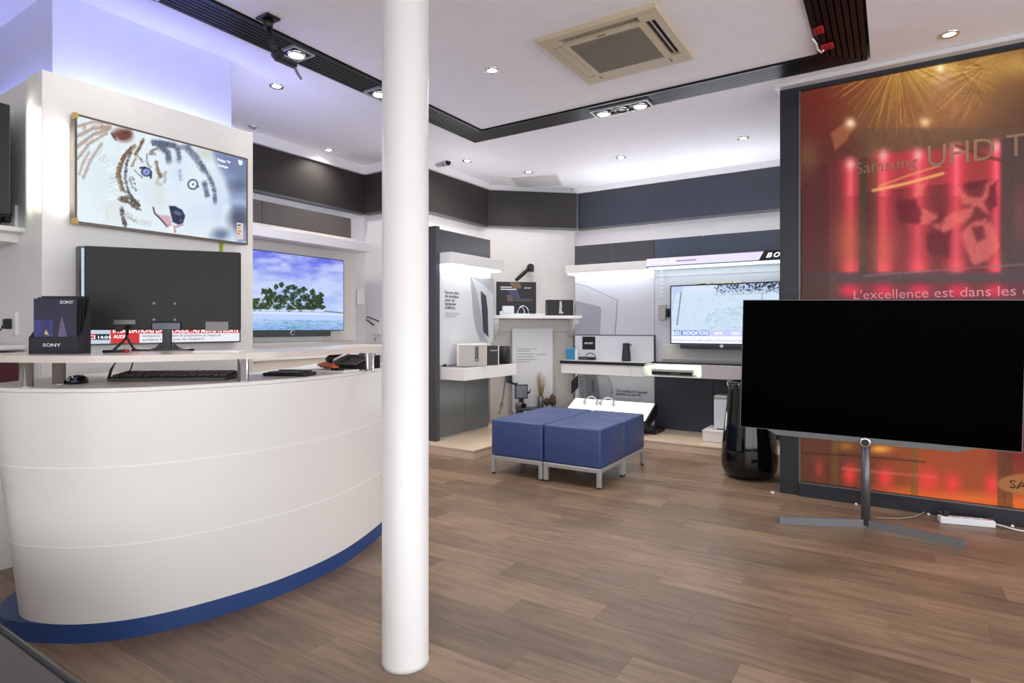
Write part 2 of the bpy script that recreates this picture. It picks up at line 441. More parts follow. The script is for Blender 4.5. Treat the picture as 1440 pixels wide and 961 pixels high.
q = P(874, 151, Z=CZ); box_spot(q.x, q.y-.0, 3, 0, 'triple spotlight in a steel frame in the back ceiling strip', (1, 0, 1))
q = P(405, 77, Z=CZ); box_spot(-3.2, q.y, 1, math.pi/2, 'single square spotlight in the left strip under the hanging bracket', (1,), 7.)
q = P(533, 135, Z=CZ); box_spot(-3.22, q.y+.02, 2, math.pi/2, 'double spotlight in the left strip half behind the column', (1, 1))
q = P(222, -6, Z=CZ); box_spot(-3.24, q.y-.15, 2, math.pi/2, 'spotlight frame at the top left end of the left strip', (1, 1), 5.)
q = P(1166, -25, Z=CZ); box_spot(-.26, q.y, 1, math.pi/2, 'square spotlight in the right strip at the top of the view', (1,))

# air conditioner cassette
ac = thing('air_conditioner', 'yellowed square ceiling air conditioner cassette with a grey grille', 'air conditioner', (-1.45, 3.475, CZ))
m = MB(); H = .37
for a, b in (((-H, -H), (H, -.27)), ((-H, .27), (H, H)), ((-H, -.27), (-.27, .27)), ((.27, -.27), (H, .27)), ((-.21, -.21), (.21, -.18))):
    pass
def ringbox(m, h0, h1, z0, z1):
    m.box((-h1, -h1, z0), (h1, -h0, z1)).box((-h1, h0, z0), (h1, h1, z1)).box((-h1, -h0, z0), (-h0, h0, z1)).box((h0, -h0, z0), (h1, h0, z1))
ringbox(m, .325, .37, -.03, .0); ringbox(m, .225, .262, -.034, .0)
for sx, sy in ((1, 1), (1, -1), (-1, 1), (-1, -1)): m.box((sx*.25, sy*.25, -.032), (sx*.33, sy*.33, 0))
m.build('panel', M_ac, ac)
MB().box((-.33, -.33, -.006), (.33, .33, -.002)).build('duct_recess', M_black, ac)
for k in range(4):
    MB().box((-.235, .288, -.020), (.235, .298, -.012)).xf(Matrix.Rotation(k*math.pi/2, 4, 'Z')).build('flap', mat('flap_grey', (176, 168, 158), .5), ac)
for k in (2, 3):   # closed flaps on two sides
    MB().box((-.24, .266, -.031), (.24, .322, -.012)).xf(Matrix.Rotation([0, math.pi/2, 0, math.pi/2][k], 4, 'Z') if False else Matrix.Rotation({2: 0, 3: math.pi/2}[k], 4, 'Z')).build('closed_flap', M_ac, ac)
gq = MB(); gq.box((-.225, -.225, -.03), (.225, .225, -.02)); gq.build('filter', M_acg, ac)
for k in range(22):
    MB().box((-.222, -.215+k*.0205, -.036), (.222, -.209+k*.0205, -.028)).build('grille_bar', mat('grille_bar', (146, 136, 120), .6), ac)
MB().box((-.03, -.255, -.037), (.03, -.245, -.033)).build('badge', M_gun, ac)

# ceiling hatch
hc = [P(x, y, Z=CZ) for x, y in ((723, 244.3), (799, 249.3), (780.5, 263), (717, 260.4))]
hx0, hx1 = min(p.x for p in hc), max(p.x for p in hc); hy0, hy1 = min(p.y for p in hc), max(p.y for p in hc)
hm = sum(hc, Vector())/4
ht = thing('ceiling_hatch', 'flat white square access hatch in the ceiling above the mantelpiece', 'hatch', (hm.x, hm.y, CZ), math.radians(20))
ringm = MB(); ringbox(ringm, .27, .30, -.014, 0); ringm.build('frame', M_white, ht)
MB().box((-.268, -.268, -.008), (.268, .268, 0)).build('door', mat('hatch_door', (205, 203, 203), .5), ht)

# security camera on its bracket
cp = P(622, 229, X=-4.05)
ct = thing('security_camera', 'small silver bullet security camera on a ceiling bracket', 'camera', (cp.x, cp.y, CZ))
dz = cp.z-CZ
d = Vector((.98, -.25, -.16)).normalized(); c0 = Vector((0, 0, dz))
MB().tube([c0-d*.1, c0-d*.09, c0+d*.09, c0+d*.1], [.03, .042, .042, .036], 16).build('body', M_alu, ct)
MB().tube([c0+d*.098, c0+d*.112], [.032, .030], 16).build('lens', M_blackg, ct)
MB().tube([c0+Vector((0, 0, .03)), (0, 0.02, -.02), (0, .02, 0)], .012).build('bracket', M_alu, ct)
MB().lathe([(.035, 0), (.035, -.012)], (0, .02, 0), 16).build('mount', M_alu, ct)
MB().tube([c0-d*.09, c0+Vector((-.1, .05, .03)), c0+Vector((-.2, .05, -.01)), c0+Vector((-.28, .12, .02))], .006).build('cable', M_white, ct)

# hanging projector/speaker bracket
bp_ = P(377, 25, Z=CZ)
bt = thing('ceiling_bracket', 'black jointed mounting arm hanging from the ceiling, empty', 'bracket', (bp_.x, bp_.y, CZ))
MB().box((-.055, -.045, -.014), (.055, .045, 0), .004).build('mount_plate', M_black, bt)
MB().lathe([(.03, -.012), (.024, -.06)], seg=16).build('socket', M_black, bt)
MB().tube([(0, 0, -.04), (.01, .02, -.14), (.03, .04, -.20)], [.016, .014, .018]).build('arm', M_black, bt)
MB().lathe([(.022, -.03), (.022, .03)], (.03, .04, -.20), 14, 'x').build('joint', M_black, bt)
MB().box((.01, .03, -.235), (.05, .16, -.215), .003).build('clamp', M_black, bt)
MB().tube([(.03, .15, -.225), (.05, .16, -.27), (.06, .18, -.30)], .008).build('cable', mat('grey_plastic', (120, 120, 125), .5), bt)

# red marks and white cable in the right strip
for k, (x, y, sx, sy, lab) in enumerate(((1151, 42, .055, .045, 'red plastic connector block in the black ceiling strip, nearer the view'), (1163, 65, .075, .04, 'red plastic connector block in the black ceiling strip, at its corner'))):
    q = P(x, y, Z=CZ-.008)
    t = thing('connector_block', lab, 'connector', (q.x, q.y, CZ-.004))
    mr_ = mat('red_plastic', (170, 30, 30), .45)
    MB().box((-sx/2, -sy, -.012), (sx/2, sy, 0), .004).build('body', mr_, t)
    for i in range(3): MB().box((-sx/2+.006+i*sx/3, -sy*.8, -.016), (-sx/2+.014+i*sx/3, sy*.8, -.012)).build('rib', mr_, t)
w0 = [P(x, y, Z=CZ-.03) for x, y in ((1143, 55), (1148, 62), (1150, 70), (1155, 74), (1158, 71))]
tag(MB().tube(w0, .006).build('loose_cable', M_white, None, w0[0]), 'short loop of white cable hanging out of the black ceiling strip', 'cable')

# ------------------------------------------------------------------ tiger wall and left display wall
pt = thing('display_wall', 'tall white free-standing display wall carrying the tiger television', 'display wall', (-3.6, 1.8, 0))
off = pt.location
PX = -3.57
MB().box((PX-.03, 1.206, 0), (PX, 2.363, 2.495), .002).build('front_board', M_white, pt, off)
MB().box((-3.78, 1.206, 0), (PX-.03, 1.226, 2.495), .001).build('side_board', M_white, pt, off)
MB().box((PX-.1, 2.34, 0), (PX-.03, 2.363, 2.495)).build('end_board', M_white, pt, off)
MB().box((-3.66, 1.30, 2.36), (-3.61, 2.27, 2.375)).build('led_strip', mat('led_lavender', (170, 175, 255), .5, emit=3.), pt, off)
strip_lamp('strip_light', Vector((-3.625, 1.78, 2.40))-off, (-.12, 0, 1), (0, 1, 0), .95, .05, 3.6, (.14, .2, 1.), pt)
strip_lamp('strip_light', Vector((-3.625, 1.90, 2.41))-off, (-.12, 0, 1), (0, 1, 0), .40, .04, .22, (.85, .88, 1.), pt)
strip_lamp('strip_light', Vector((-4.2, 1.262, 2.40))-off, (0, .12, 1), (1, 0, 0), .9, .03, 2.2, (.3, .36, 1.), pt)
MB().box((-3.76, 2.285, 1.9), (-3.73, 2.292, 2.46)).build('led_strip', MATS['led_lavender'], pt, off)
strip_lamp('strip_light', Vector((-3.745, 2.30, 2.2))-off, (-.1, 1, .7), (0, 0, 1), .5, .03, 10., (.45, .52, 1.), pt)

sw = thing('display_wall', 'white side display wall at the left edge with shelves and sockets', 'display wall', (-4.4, 1.22, 0))
off = sw.location
MB().box((-5.2, 1.212, 0), (-3.784, 1.236, 2.495), .002).build('board', M_white, sw, off)
MB().box((-5.2, .93, 1.70), (-3.80, 1.212, 1.725), .002).build('shelf', M_white, sw, off)
MB().box((-5.2, .95, 1.655), (-3.9, 1.212, 1.70), .002).build('shelf_support', M_white, sw, off)
MB().box((-5.2, .93, 1.09), (-3.80, 1.212, 1.115), .002).build('shelf', M_white, sw, off)
for z, px_, py_ in ((0, 20, 305), (0, 21, 455)):
    q = P(px_, py_, Y=1.205)
    MB().box((q.x-.03, 1.198, q.z-.06), (q.x+.03, 1.212, q.z+.06), .003).build('socket', M_white, sw, off)
    MB().box((q.x-.05, 1.165, q.z-.03), (q.x-.015, 1.2, q.z+.025), .006).build('plug', M_black, sw, off)
    MB().tube([(q.x-.04, 1.17, q.z-.01), (q.x-.08, 1.15, q.z-.07), (q.x-.05, 1.15, q.z-.1), (q.x-.12, 1.15, q.z-.13)], .007).build('cable', M_black, sw, off)
# edge of a television on that wall
q = P(4, 145, Y=1.10)
tv = thing('television', 'television on the side display wall, only its right edge in view at far left', 'television', (-4.5, 1.1, 1.725))
off = tv.location
zt = q.z; xr = q.x
MB().box((xr-1.0, 1.08, 1.77), (xr, 1.13, zt), .004).build('housing', M_black, tv, off)
MB().box((xr-.99, 1.076, 1.785), (xr-.01, 1.081, zt-.012)).build('screen', mat('beige_screen', (190, 180, 165), .3, emit=.6), tv, off)
MB().box((xr-.6, 1.0, 1.725), (xr-.4, 1.2, 1.735)).build('foot', M_black, tv, off)
MB().box((xr-.52, 1.09, 1.73), (xr-.48, 1.12, 1.78)).build('neck', M_black, tv, off)
strip_lamp('ambient_strip', Vector((xr-.01, 1.15, 2.08))-off, (.8, .6, 0), (0, 0, 1), .55, .03, .6, (.93, 1., .82), tv)
q = P(3, 520, Y=1.1)
t = thing('folder_box', 'dark red folder box standing under the left shelf behind the counter', 'box', (q.x-.1, 1.1, .93))
MB().box((-.12, -.06, 0), (.115, .08, .15), .003).build('body', mat('dark_red', (78, 20, 32), .5), t)
MB().box((-.13, -.07, -.93), (.125, .09, 0)).build('pedestal', M_white, t)

# ------------------------------------------------------------------ televisions on the left
def wall_tv_x(name, label, X, y0, y1, z0, z1, th, bez, parent_parts=None, m=M_black):
    t = thing(name, label, 'television', (X-th/2, (y0+y1)/2, z0), group='televisions')
    off = t.location
    MB().box((X-th, y0, z0), (X-.002, y1, z1), .004).build('housing', m, t, off)
    fr = MB()
    for a, b in (((y0, z0), (y1, z0+bez)), ((y0, z1-bez), (y1, z1)), ((y0, z0+bez), (y0+bez, z1-bez)), ((y1-bez, z0+bez), (y1, z1-bez))):
        fr.box((X-.004, a[0], a[1]), (X+.004, b[0], b[1]))
    fr.build('bezel', m, t, off)
    return t
# --- tiger
TX = -3.505
a = P(104.5, 158.75, X=TX); b = P(348, 223.75, X=TX); c = P(104.5, 314.5, X=TX); d = P(348, 343, X=TX)
y0, y1 = a.y, b.y; z1 = (a.z+b.z)/2; z0 = (c.z+d.z)/2-.003
M_tvbr = mat('bronze_bezel', (112, 102, 92), .35, .5)
tg = wall_tv_x('television', 'wall television showing a white tiger and husky face', TX, y0, y1, z0, z1, .05, .011, m=M_tvbr)
off = tg.location
MB().box((PX, y0+.3, z0+.1), (TX-.05, y1-.3, z1-.1)).build('wall_mount', M_black, tg, off)
for yy, zz in ((y0+.012, z0+.01), (y0+.012, z1-.01)):
    MB().box((TX-.03, yy-.016, zz-.016), (TX+.006, yy+.006, zz+.016), .003).build('corner_guard', mat('gold_tape', (206, 172, 92), .4), tg, off)
T = lambda x, y: (x/4., y/4.+140)
pc = Pic((TX+.0045, y0+.011, z0+.011), (0, 1, 0), (0, 0, 1), y1-y0-.022, z1-z0-.022, 400, 226)
pc.C[:] = (228, 240, 247)
pc.mix(.5*np.clip((pc.X-230)/120, 0, 1), (214, 228, 246)); pc.mix(.35*pc.noise(.12, 5), (205, 222, 232))
LT = lambda *p: [T(*q) for q in p]
sp = pc.noise(1.1, 9, .8)
for pts, w in (((( 436,150),(520,128),(610,130)),4),(((436,205),(520,165),(620,150)),5),(((438,262),(520,200),(615,165)),5),(((440,330),(500,250),(600,190)),4),(((470,440),(510,340),(570,250)),4),(((445,420),(470,350),(500,300)),3)):
    pc.stroke(LT(*pts), w, (160, 126, 104), .7, 3, 1.6)
pc.blob(*T(690, 200), 13, 8.5, (112, 62, 50), .95, .45, 15); pc.blob(*T(715, 190), 7, 5, (88, 44, 40), .8, .5)
pc.stroke(LT((630,190),(650,225)), 3, (60, 50, 55), .8, 2, 1)
for pts, w, c_ in ((((755,262),(700,320),(668,390),(665,440),(690,510)),7,(128, 92, 52)),(((738,268),(690,330),(672,420),(690,500),(705,520)),3.5,(52, 44, 40)),(((735,300),(712,360),(703,440),(722,520),(760,575),(785,600)),3.5,(62, 58, 62)),
    (((805,225),(785,270),(760,312)),4.5,(126, 92, 58)),(((800,235),(775,290)),2,(50, 44, 44)),(((765,330),(742,375)),4,(140, 108, 70)),(((760,400),(800,440)),1.6,(50, 48, 55)),(((745,440),(760,475)),2,(60, 56, 60)),(((728,440),(745,490),(765,510)),2,(60, 56, 60)),
    (((830,310),(825,350),(845,380)),2.2,(70, 60, 55)),(((850,290),(885,275)),5,(100, 80, 60)),(((845,305),(870,305)),4,(90, 70, 55)),(((780,320),(800,350)),3,(90, 75, 65)),(((880,350),(886,400),(905,430)),5,(110, 84, 52)),(((905,420),(880,470),(905,480)),5,(176, 148, 108)),(((930,410),(925,465)),5,(136, 146, 146)),
    (((670,560),(720,545),(775,590),(770,610)),6,(96, 78, 54)),(((735,560),(780,575)),4,(60, 56, 60)),(((690,560),(755,600)),3,(52, 50, 52)),(((685,610),(690,660),(705,710)),5,(66, 58, 56)),(((740,600),(790,620)),3,(80, 80, 84)),(((700,650),(770,690)),2.5,(110, 100, 96)),(((600,600),(605,680)),2,(200, 205, 205))):
    pc.stroke(LT(*pts), w*.8, c_, .7, 2.4, 2.2)
for pts, w in ((((865,240),(930,250),(975,255)),8),(((900,262),(945,300),(950,345)),9),(((985,262),(1005,300),(1008,345)),7),(((1000,265),(1060,270)),7),(((1060,268),(1110,320),(1150,390),(1190,460),(1208,520),(1210,585)),5),(((1040,275),(1100,340),(1140,400)),5),(((1150,470),(1165,540)),6),(((1010,400),(1015,450)),4)):
    pc.stroke(LT(*pts), w, (92, 100, 124), .72, 4, 2.2)
pc.stroke(LT((930,235),(1020,250)), 3, (225, 235, 245), .9, 2)
pc.glow(*T(600, 420), 22, 30, (204, 220, 228), .45); pc.glow(*T(860, 520), 18, 22, (206, 218, 232), .5); pc.glow(*T(1000, 400), 14, 40, (206, 220, 242), .55); pc.glow(*T(1130, 640), 26, 18, (200, 214, 240), .5); pc.glow(*T(640, 620), 16, 18, (212, 214, 206), .5); pc.glow(*T(900, 560), 7, 16, (216, 208, 196), .4); pc.glow(*T(1230, 560), 9, 40, (196, 212, 240), .6)
rf = random.Random(5)
def fur(pts, w, c_, n, lean=0.):
    for k in range(n):
        i_ = rf.randrange(len(pts)-1); t_ = rf.random(); (xa_, ya_), (xb_, yb_) = pts[i_], pts[i_+1]
        x_, y_ = xa_+(xb_-xa_)*t_, ya_+(yb_-ya_)*t_; a_ = math.atan2(yb_-ya_, xb_-xa_)+math.pi/2+lean+rf.uniform(-.6, .6); l_ = w*rf.uniform(.6, 1.2)
        v = rf.uniform(.8, 1.25); pc.stroke([T(x_-l_*math.cos(a_), y_-l_*math.sin(a_)), T(x_+l_*math.cos(a_), y_+l_*math.sin(a_))], .75, tuple(q_*v for q_ in c_), .75, .9)
for pts, w, c_, n in ((((750,265),(695,325),(668,390),(665,440),(690,510)), 13, (120, 88, 54), 40), (((735,300),(712,360),(703,440),(722,520),(760,575),(785,600)), 8, (64, 60, 64), 30), (((805,225),(785,270),(760,312)), 9, (110, 84, 58), 14), (((680,560),(730,570),(775,600)), 16, (84, 72, 56), 24), (((685,620),(690,660),(705,710)), 12, (70, 62, 60), 16), (((880,350),(890,400),(905,440)), 9, (120, 94, 62), 12),
    (((850,245),(930,250),(990,262)), 16, (80, 88, 110), 40), (((900,262),(945,300),(950,345)), 12, (84, 92, 116), 26), (((1000,268),(1010,340)), 10, (92, 100, 124), 18), (((1050,268),(1110,325),(1150,390),(1190,460),(1208,520),(1210,585)), 10, (88, 96, 120), 50), (((1150,470),(1168,545)), 12, (96, 104, 128), 16), (((640,190),(690,215),(735,200)), 14, (100, 60, 52), 20), (((700,640),(780,690),(860,700)), 18, (196, 196, 196), 24), (((560,300),(640,420),(640,560)), 26, (214, 224, 228), 40), (((460,160),(560,150),(620,170)), 12, (170, 140, 122), 16)):
    fur(pts, w, c_, int(n*2.2))
def eye(x, y, rx, ry, iris, ring):
    X_, Y_ = T(x, y); pc.blob(X_, Y_, rx*1.3, ry*1.3, ring, 1, .12, 15); pc.blob(X_, Y_, rx*.98, ry*.98, iris, 1, .12)
    pc.blob(X_, Y_, rx*.6, ry*.6, tuple(min(255, v+35) for v in iris), .7, .3); pc.blob(X_, Y_-.3, rx*.26, ry*.28, (28, 30, 44), 1, .25); pc.blob(X_-1, Y_-1.2, .8, .8, (255, 255, 255), .9, .3)
pc.stroke(LT((790,385),(815,382),(850,410),(848,440)), 3, (44, 40, 48), .9, 1.2); eye(823, 408, 5.8, 5, (118, 136, 206), (44, 46, 62)); eye(1085, 478, 5.8, 5.8, (214, 230, 246), (56, 62, 84))
pc.stroke(LT((1105,485),(1118,492)), 2, (56, 62, 84), .8, 1)
pc.poly(LT((868,640),(900,668),(930,705),(955,712),(968,690),(955,655),(905,650)), (206, 164, 176), .9, 3)
pc.stroke(LT((862,608),(870,640),(905,675),(938,712)), 2.2, (60, 52, 62), .9, 1)
pc.poly(LT((950,598),(985,600),(1025,622),(1042,655),(1030,695),(1005,705),(972,690),(962,650)), (36, 44, 72), 1, 1.6)
pc.blob(*T(1000, 640), 6, 2.6, (120, 134, 170), .7, .5, 20); pc.blob(*T(1018, 680), 2.5, 2, (96, 106, 140), .6, .5)
pc.stroke(LT((935,715),(962,705)), 3, (180, 110, 128), .8, 2); pc.stroke(LT((975,712),(985,745)), 2.5, (150, 84, 100), .8, 1.5); pc.stroke(LT((985,718),(1025,705)), 3, (170, 110, 130), .7, 2)
pc.blob(*T(965, 725), 3.5, 5, (246, 246, 242), .9, .4)
pc.blob(*T(1155, 300), 12, 8, (204, 206, 200), .8, .6, 30)
edge = LT((1195,290),(1212,350),(1262,440),(1296,560),(1310,680),(1335,810),(1400,810),(1400,290))
pc.poly(edge, (128, 144, 184), .9, 9)
pc.poly(LT((1215,300),(1400,330),(1400,450),(1290,420)), (104, 118, 158), .7, 10)
pc.blob(*T(1350, 480), 13, 9, (88, 96, 122), .8, .7); pc.blob(*T(1345, 580), 16, 5, (168, 186, 220), .8, .7, 10); pc.blob(*T(1345, 670), 14, 14, (70, 76, 98), .85, .6); pc.blob(*T(1245, 760), 12, 8, (84, 96, 130), .8, .7); pc.blob(*T(1300, 800), 8, 8, (206, 220, 240), .6, .6)
pc.mix(.10*(sp > .56), (150, 160, 170))
pc.build('screen', mat_screen('tiger_screen', 1.0), tg, off)
R, U = (0, 1, 0), (0, 0, 1)
def onp(px_, py_, X, e=.0): q = P(px_, py_, X=X+e); return q
text('Philips TV', .021, M_txtl, onp(306, 226, TX+.006), R, U, tg, off); text('Ambilight', .018, M_txtl, onp(306, 233.5, TX+.006), R, U, tg, off)
q = onp(338, 229, TX+.006)
def vpoly(X, q, pts, s): return [Vector((X, q.y+a*s, q.z+b*s)) for a, b in pts]
MB().ngon(vpoly(TX+.0055, q, ((-.9, 1), (.9, 1), (.9, -.2), (.5, -.8), (0, -1.1), (-.5, -.8), (-.9, -.2)), .016), (.0006, 0, 0)).build('shield_mark', mat('pale_screen_mark', (196, 206, 230), .5, emit=.7), tg, off)
q = onp(338, 326, TX+.006)
MB().box((TX+.005, q.y-.024, q.z-.05), (TX+.007, q.y+.02, q.z+.055)).build('energy_label', mat('label_paper', (232, 222, 216), .6), tg, off)
for k, (c_, w_) in enumerate((((60, 60, 110), .022), ((230, 190, 60), .02), ((240, 160, 40), .028), ((210, 120, 60), .014))):
    MB().box((TX+.007, q.y-.02, q.z+.035-k*.018), (TX+.0076, q.y-.02+w_, q.z+.044-k*.018)).build('label_bar', mat('label_bar%d' % k, c_, .6), tg, off)
q = onp(311, 345, PX+.003)
tag(MB().box((PX, q.y-.012, q.z-.06), (PX+.004, q.y+.012, q.z+.012)).build('tape_strip', mat('lime_tape', (172, 186, 40), .5), None, (PX, q.y, q.z-.06)), 'lime green tape strip on the wall under the tiger television', 'tape')
# glow strip on the back of the tiger television
strip_lamp('ambient_strip', Vector((TX-.03, y0-.004, (z0+z1)/2))-off, (-.45, -1, 0), (0, 0, 1), .42, .02, .6, (1., .93, .85), tg)

# --- news television behind the monitor
NX = -3.525
a = P(111, 487.3, X=NX); b = P(338, 481, X=NX)
y0, y1 = a.y, b.y; z0 = (a.z+b.z)/2; z1 = z0+.515
nw = wall_tv_x('television', 'news television low on the display wall behind the black monitor', NX, y0, y1, z0, z1, .04, .009, m=mat('silver_bezel', (96, 94, 92), .35, .4))
off = nw.location
pc = Pic((NX+.0045, y0+.009, z0+.009), R, U, y1-y0-.018, z1-z0-.018, 200, 112)
pc.C[:] = (196, 214, 232); pc.mix(.6*pc.noise(.1, 3, .3), (150, 180, 210)); pc.mix(.4*pc.noise(.3, 8, .8), (235, 238, 240))
V_ = pc.V
pc.mix((V_ > .80)*(pc.U > .155), (206, 48, 48)); pc.mix((V_ > .895)*(pc.U > .32), (236, 238, 246)); pc.mix((V_ > .892)*(V_ < .898)*(pc.U > .155), (240, 220, 220))
pc.mix((V_ > .90)*(V_ < .955)*(pc.U > .075)*(pc.U < .15), (30, 34, 50)); pc.mix((V_ > .90)*(V_ < .955)*(pc.U > .05)*(pc.U < .075), (200, 40, 50)); pc.mix((V_ > .90)*(V_ < .955)*(pc.U < .05), (40, 80, 160))
pc.build('screen', mat_screen('news_screen', .95), nw, off)
w, h = y1-y0-.018, z1-z0-.018
def tuv(s, u, v, size, m, X, width, **k): return text(s, size, m, (X, y0+.009+u*w, z0+.009+(1-v)*h), R, U, nw, off, width=width, **k)
tuv("INONDATIONS DANS L'AUDE : AU MOINS 13 MORTS", .165, .886, .044, M_txtl, NX+.0055, w*.82, bold=.012)
tuv('AUDE', .17, .945, .026, M_txtl, NX+.0055, .06, bold=.01); tuv('14:04', .08, .948, .022, M_txtl, NX+.0055, .06); tuv('LCI', .005, .948, .026, M_txtl, NX+.0055, .055, bold=.01)
tuv("Intempéries : l'équivalent de précipitations en l'espace de", .335, .935, .021, M_txtd, NX+.0055, w*.52); tuv("quelques heures près de l'Aude/LCI", .335, .978, .021, M_txtd, NX+.0055, w*.40)

# --- island television on the far left wall
iu = thing('display_unit', 'white wall display unit around the palm island television', 'display unit', (-4.8, 3.4, 0))
off = iu.location
MB().box((-4.93, 2.3, .05), (-4.80, 4.38, 2.15), .003).build('back_board', mat('warm_white', (224, 216, 208), .45), iu, off)
for k, (ya, yb) in enumerate(((2.3, 3.30), (3.304, 4.36))):
    MB().box((-4.93, ya, 2.146), (-4.85, yb, 2.37), .002).build('header_panel', mat('brown_panel', (92, 86, 82), .4), iu, off)
MB().box((-4.93, 2.3, 2.0), (-4.60, 4.42, 2.09), .003).build('canopy', M_white, iu, off)
MB().box((-4.8, 2.3, .0), (-4.38, 4.40, .93), .003).build('sideboard', M_cream, iu, off)
MB().box((-4.8, 2.3, .93), (-4.36, 4.42, 1.0), .003).build('top', M_white, iu, off)
q = P(506.5, 419, X=-4.79); MB().box((-4.80, q.y-.05, q.z-.08), (-4.765, q.y+.05, q.z+.09), .012, 2).build('remote_holder', mat('clear_plastic', (222, 220, 218), .25), iu, off)
q = P(405, 479, X=-4.79); MB().box((-4.80, q.y-.36, q.z-.04), (-4.785, q.y+.40, q.z+.04), .003).build('info_card', M_wall, iu, off)
MB().box((-4.80, 2.3, 1.07), (-4.77, 4.34, 1.075)).build('joint', M_greyprint, iu, off)
IX = -4.72
a = P(354.7, 351, X=IX); b = P(483.2, 365.9, X=IX); c = P(483.2, 464.5, X=IX)
y1 = b.y; y0 = y1-1.23; z1 = (a.z+b.z)/2; z0 = c.z-.005
it = wall_tv_x('television', 'wall television showing a palm island and blue sea', IX, y0, y1, z0, z1, .04, .007)
off = it.location
MB().box((-4.80, y0+.4, z0+.1), (IX-.04, y1-.4, z1-.1)).build('wall_mount', M_black, it, off)
MB().box((IX-.045, y0+.1, z0-.055), (IX+.01, y1-.17, z0), .004).build('soundbar', M_greypanel, it, off)
q = P(410.5, 467, X=IX+.01); MB().lathe([(.022, 0), (.022, .008), (.014, .009)], (IX+.01, q.y, z0-.018), 20, 'x').build('logo_ring', M_chrome, it, off)
MB().lathe([(.013, 0), (.013, .0105)], (IX+.01, q.y, z0-.018), 16, 'x').build('logo_eye', M_black, it, off)
pc = Pic((IX+.0045, y0+.007, z0+.007), R, U, y1-y0-.014, z1-z0-.014, 360, 200)
Q = lambda x, y: (x/6.005+340, y/6.005+340)
U_, V_ = pc.U, pc.V
pc.C[:] = (96, 106, 222)
pc.mix(np.clip(V_/.7, 0, 1)**.8, (178, 200, 244)); n1 = pc.noise(.035, 4, .09); n2 = pc.noise(.09, 6, .2)
pc.mix(np.clip((n1-.42)*3.2, 0, 1)*.75*(V_ < .75), (206, 214, 248)); pc.mix(np.clip((n2-.5)*3, 0, 1)*.4*(V_ < .75), (220, 226, 250))
pc.poly([Q(*p) for p in ((60,230),(300,290),(560,340),(870,250),(870,420),(560,400),(60,420))], (196, 212, 246), .55, 10)
pc.mix((V_ > .765)*1., (184, 206, 246)); pc.mix(np.clip((V_-.87)/.13, 0, 1)*.6, (120, 160, 216))
wv = pc.noise(.25, 12, 1.2); pc.mix((V_ > .86)*np.clip((wv-.5)*4, 0, 1)*.75, (86, 146, 186)); pc.mix((V_ > .86)*np.exp(-((U_-.55)/.22)**2)*np.clip((pc.noise(.3, 2, 1.4)-.4)*3, 0, 1)*.7, (60, 140, 160))
pc.mix((V_ > .765)*(V_ < .79)*.7, (226, 232, 244))
rs = random.Random(3)
crowns = [(-60,500,34),(-10,480,32),(40,500,30),(125,500,34),(100,540,30),(190,425,36),(225,415,32),(160,560,26),(260,440,36),(292,385,22),(335,362,24),(300,480,44),(240,500,44),(200,540,40),(370,420,34),(395,390,28),(440,385,28),(430,450,46),(360,500,48),(480,420,34),(520,410,36),(540,470,46),(470,520,50),(600,425,32),(590,500,46),(560,550,34),(640,470,30),(668,448,26),(660,490,26),(650,540,26),(685,555,22),(610,560,28),(400,560,40),(300,560,40),(110,555,32),(500,560,36)]
for k in range(260):
    x, y = rs.uniform(-140, 688), rs.uniform(455, 574)
    if y < 500 and (x < 170 or x > 640): continue
    X_, Y_ = Q(x, y); pc.blob(X_, Y_, rs.uniform(1.5, 3), rs.uniform(1, 2), rs.choice([(20, 36, 26), (28, 50, 32), (44, 70, 40), (70, 84, 48)]), .9, .35, rs.uniform(0, 180))
for x, y, r in crowns:
    for k in range(16):
        a_ = rs.random()*6.28; rr = r*.8*rs.random(); X_, Y_ = Q(x+rr*math.cos(a_), y+rr*.85*math.sin(a_)); pc.blob(X_, Y_, rs.uniform(1.2, 2.6), rs.uniform(.9, 1.8), rs.choice([(22, 40, 28), (30, 54, 34), (40, 66, 38)]), .9, .3, rs.uniform(0, 180))
    for k in range(14):
        a_ = rs.random()*6.28; rr = r*(.3+.85*rs.random()); x2, y2 = x+rr*math.cos(a_), y+rr*.8*math.sin(a_)+4; x1_, y1_ = x+.5*rr*math.cos(a_), y+.4*rr*math.sin(a_)-3
        pc.stroke([Q(x1_, y1_), Q(x2, y2)], .7, rs.choice([(24, 44, 30), (52, 84, 40), (84, 104, 44), (20, 34, 26), (104, 118, 60)]), .85, .7)
for k in range(26):
    x = rs.uniform(-40, 660); pc.stroke([Q(x, 575), Q(x+rs.uniform(-12, 12), rs.uniform(470, 530))], .7, (96, 92, 70), .6, .8)
pc.stroke([Q(-120, 578), Q(90, 575), Q(400, 580), Q(700, 580)], 1.2, (236, 236, 236), .8, 1); pc.stroke([Q(700, 588), Q(760, 592), Q(850, 604)], 1.2, (52, 80, 80), .8, 1)
pc.build('screen', mat_screen('island_screen', 1.0), it, off)
# paper and black box on the sideboard
t = thing('set_top_box', 'flat black box lying on the white sideboard under the island television', 'box', (-4.5, 3.2, 1.0))
MB().box((-.1, -.8, 0), (.08, .45, .022), .003).build('body', M_black, t)
MB().box((.078, -.2, .006), (.082, -.1, .016)).build('display', M_gun, t)
q = P(527, 460, Y=4.6)
t = thing('wall_socket', 'white double socket with cables on the wall beside the column', 'socket', (q.x, 4.63, q.z-.08))
MB().box((-.06, -.02, 0), (.06, 0, .16), .004).build('plate', M_white, t)
MB().tube([(-.02, -.02, .10), (-.1, -.06, .16), (-.05, -.09, .19), (.1, -.06, .14)], .008).build('cable', mat('brown_cable', (96, 82, 66), .6), t)
MB().tube([(.02, -.02, .06), (.06, -.06, .0), (.02, -.05, -.06)], .008).build('cable', M_white, t)

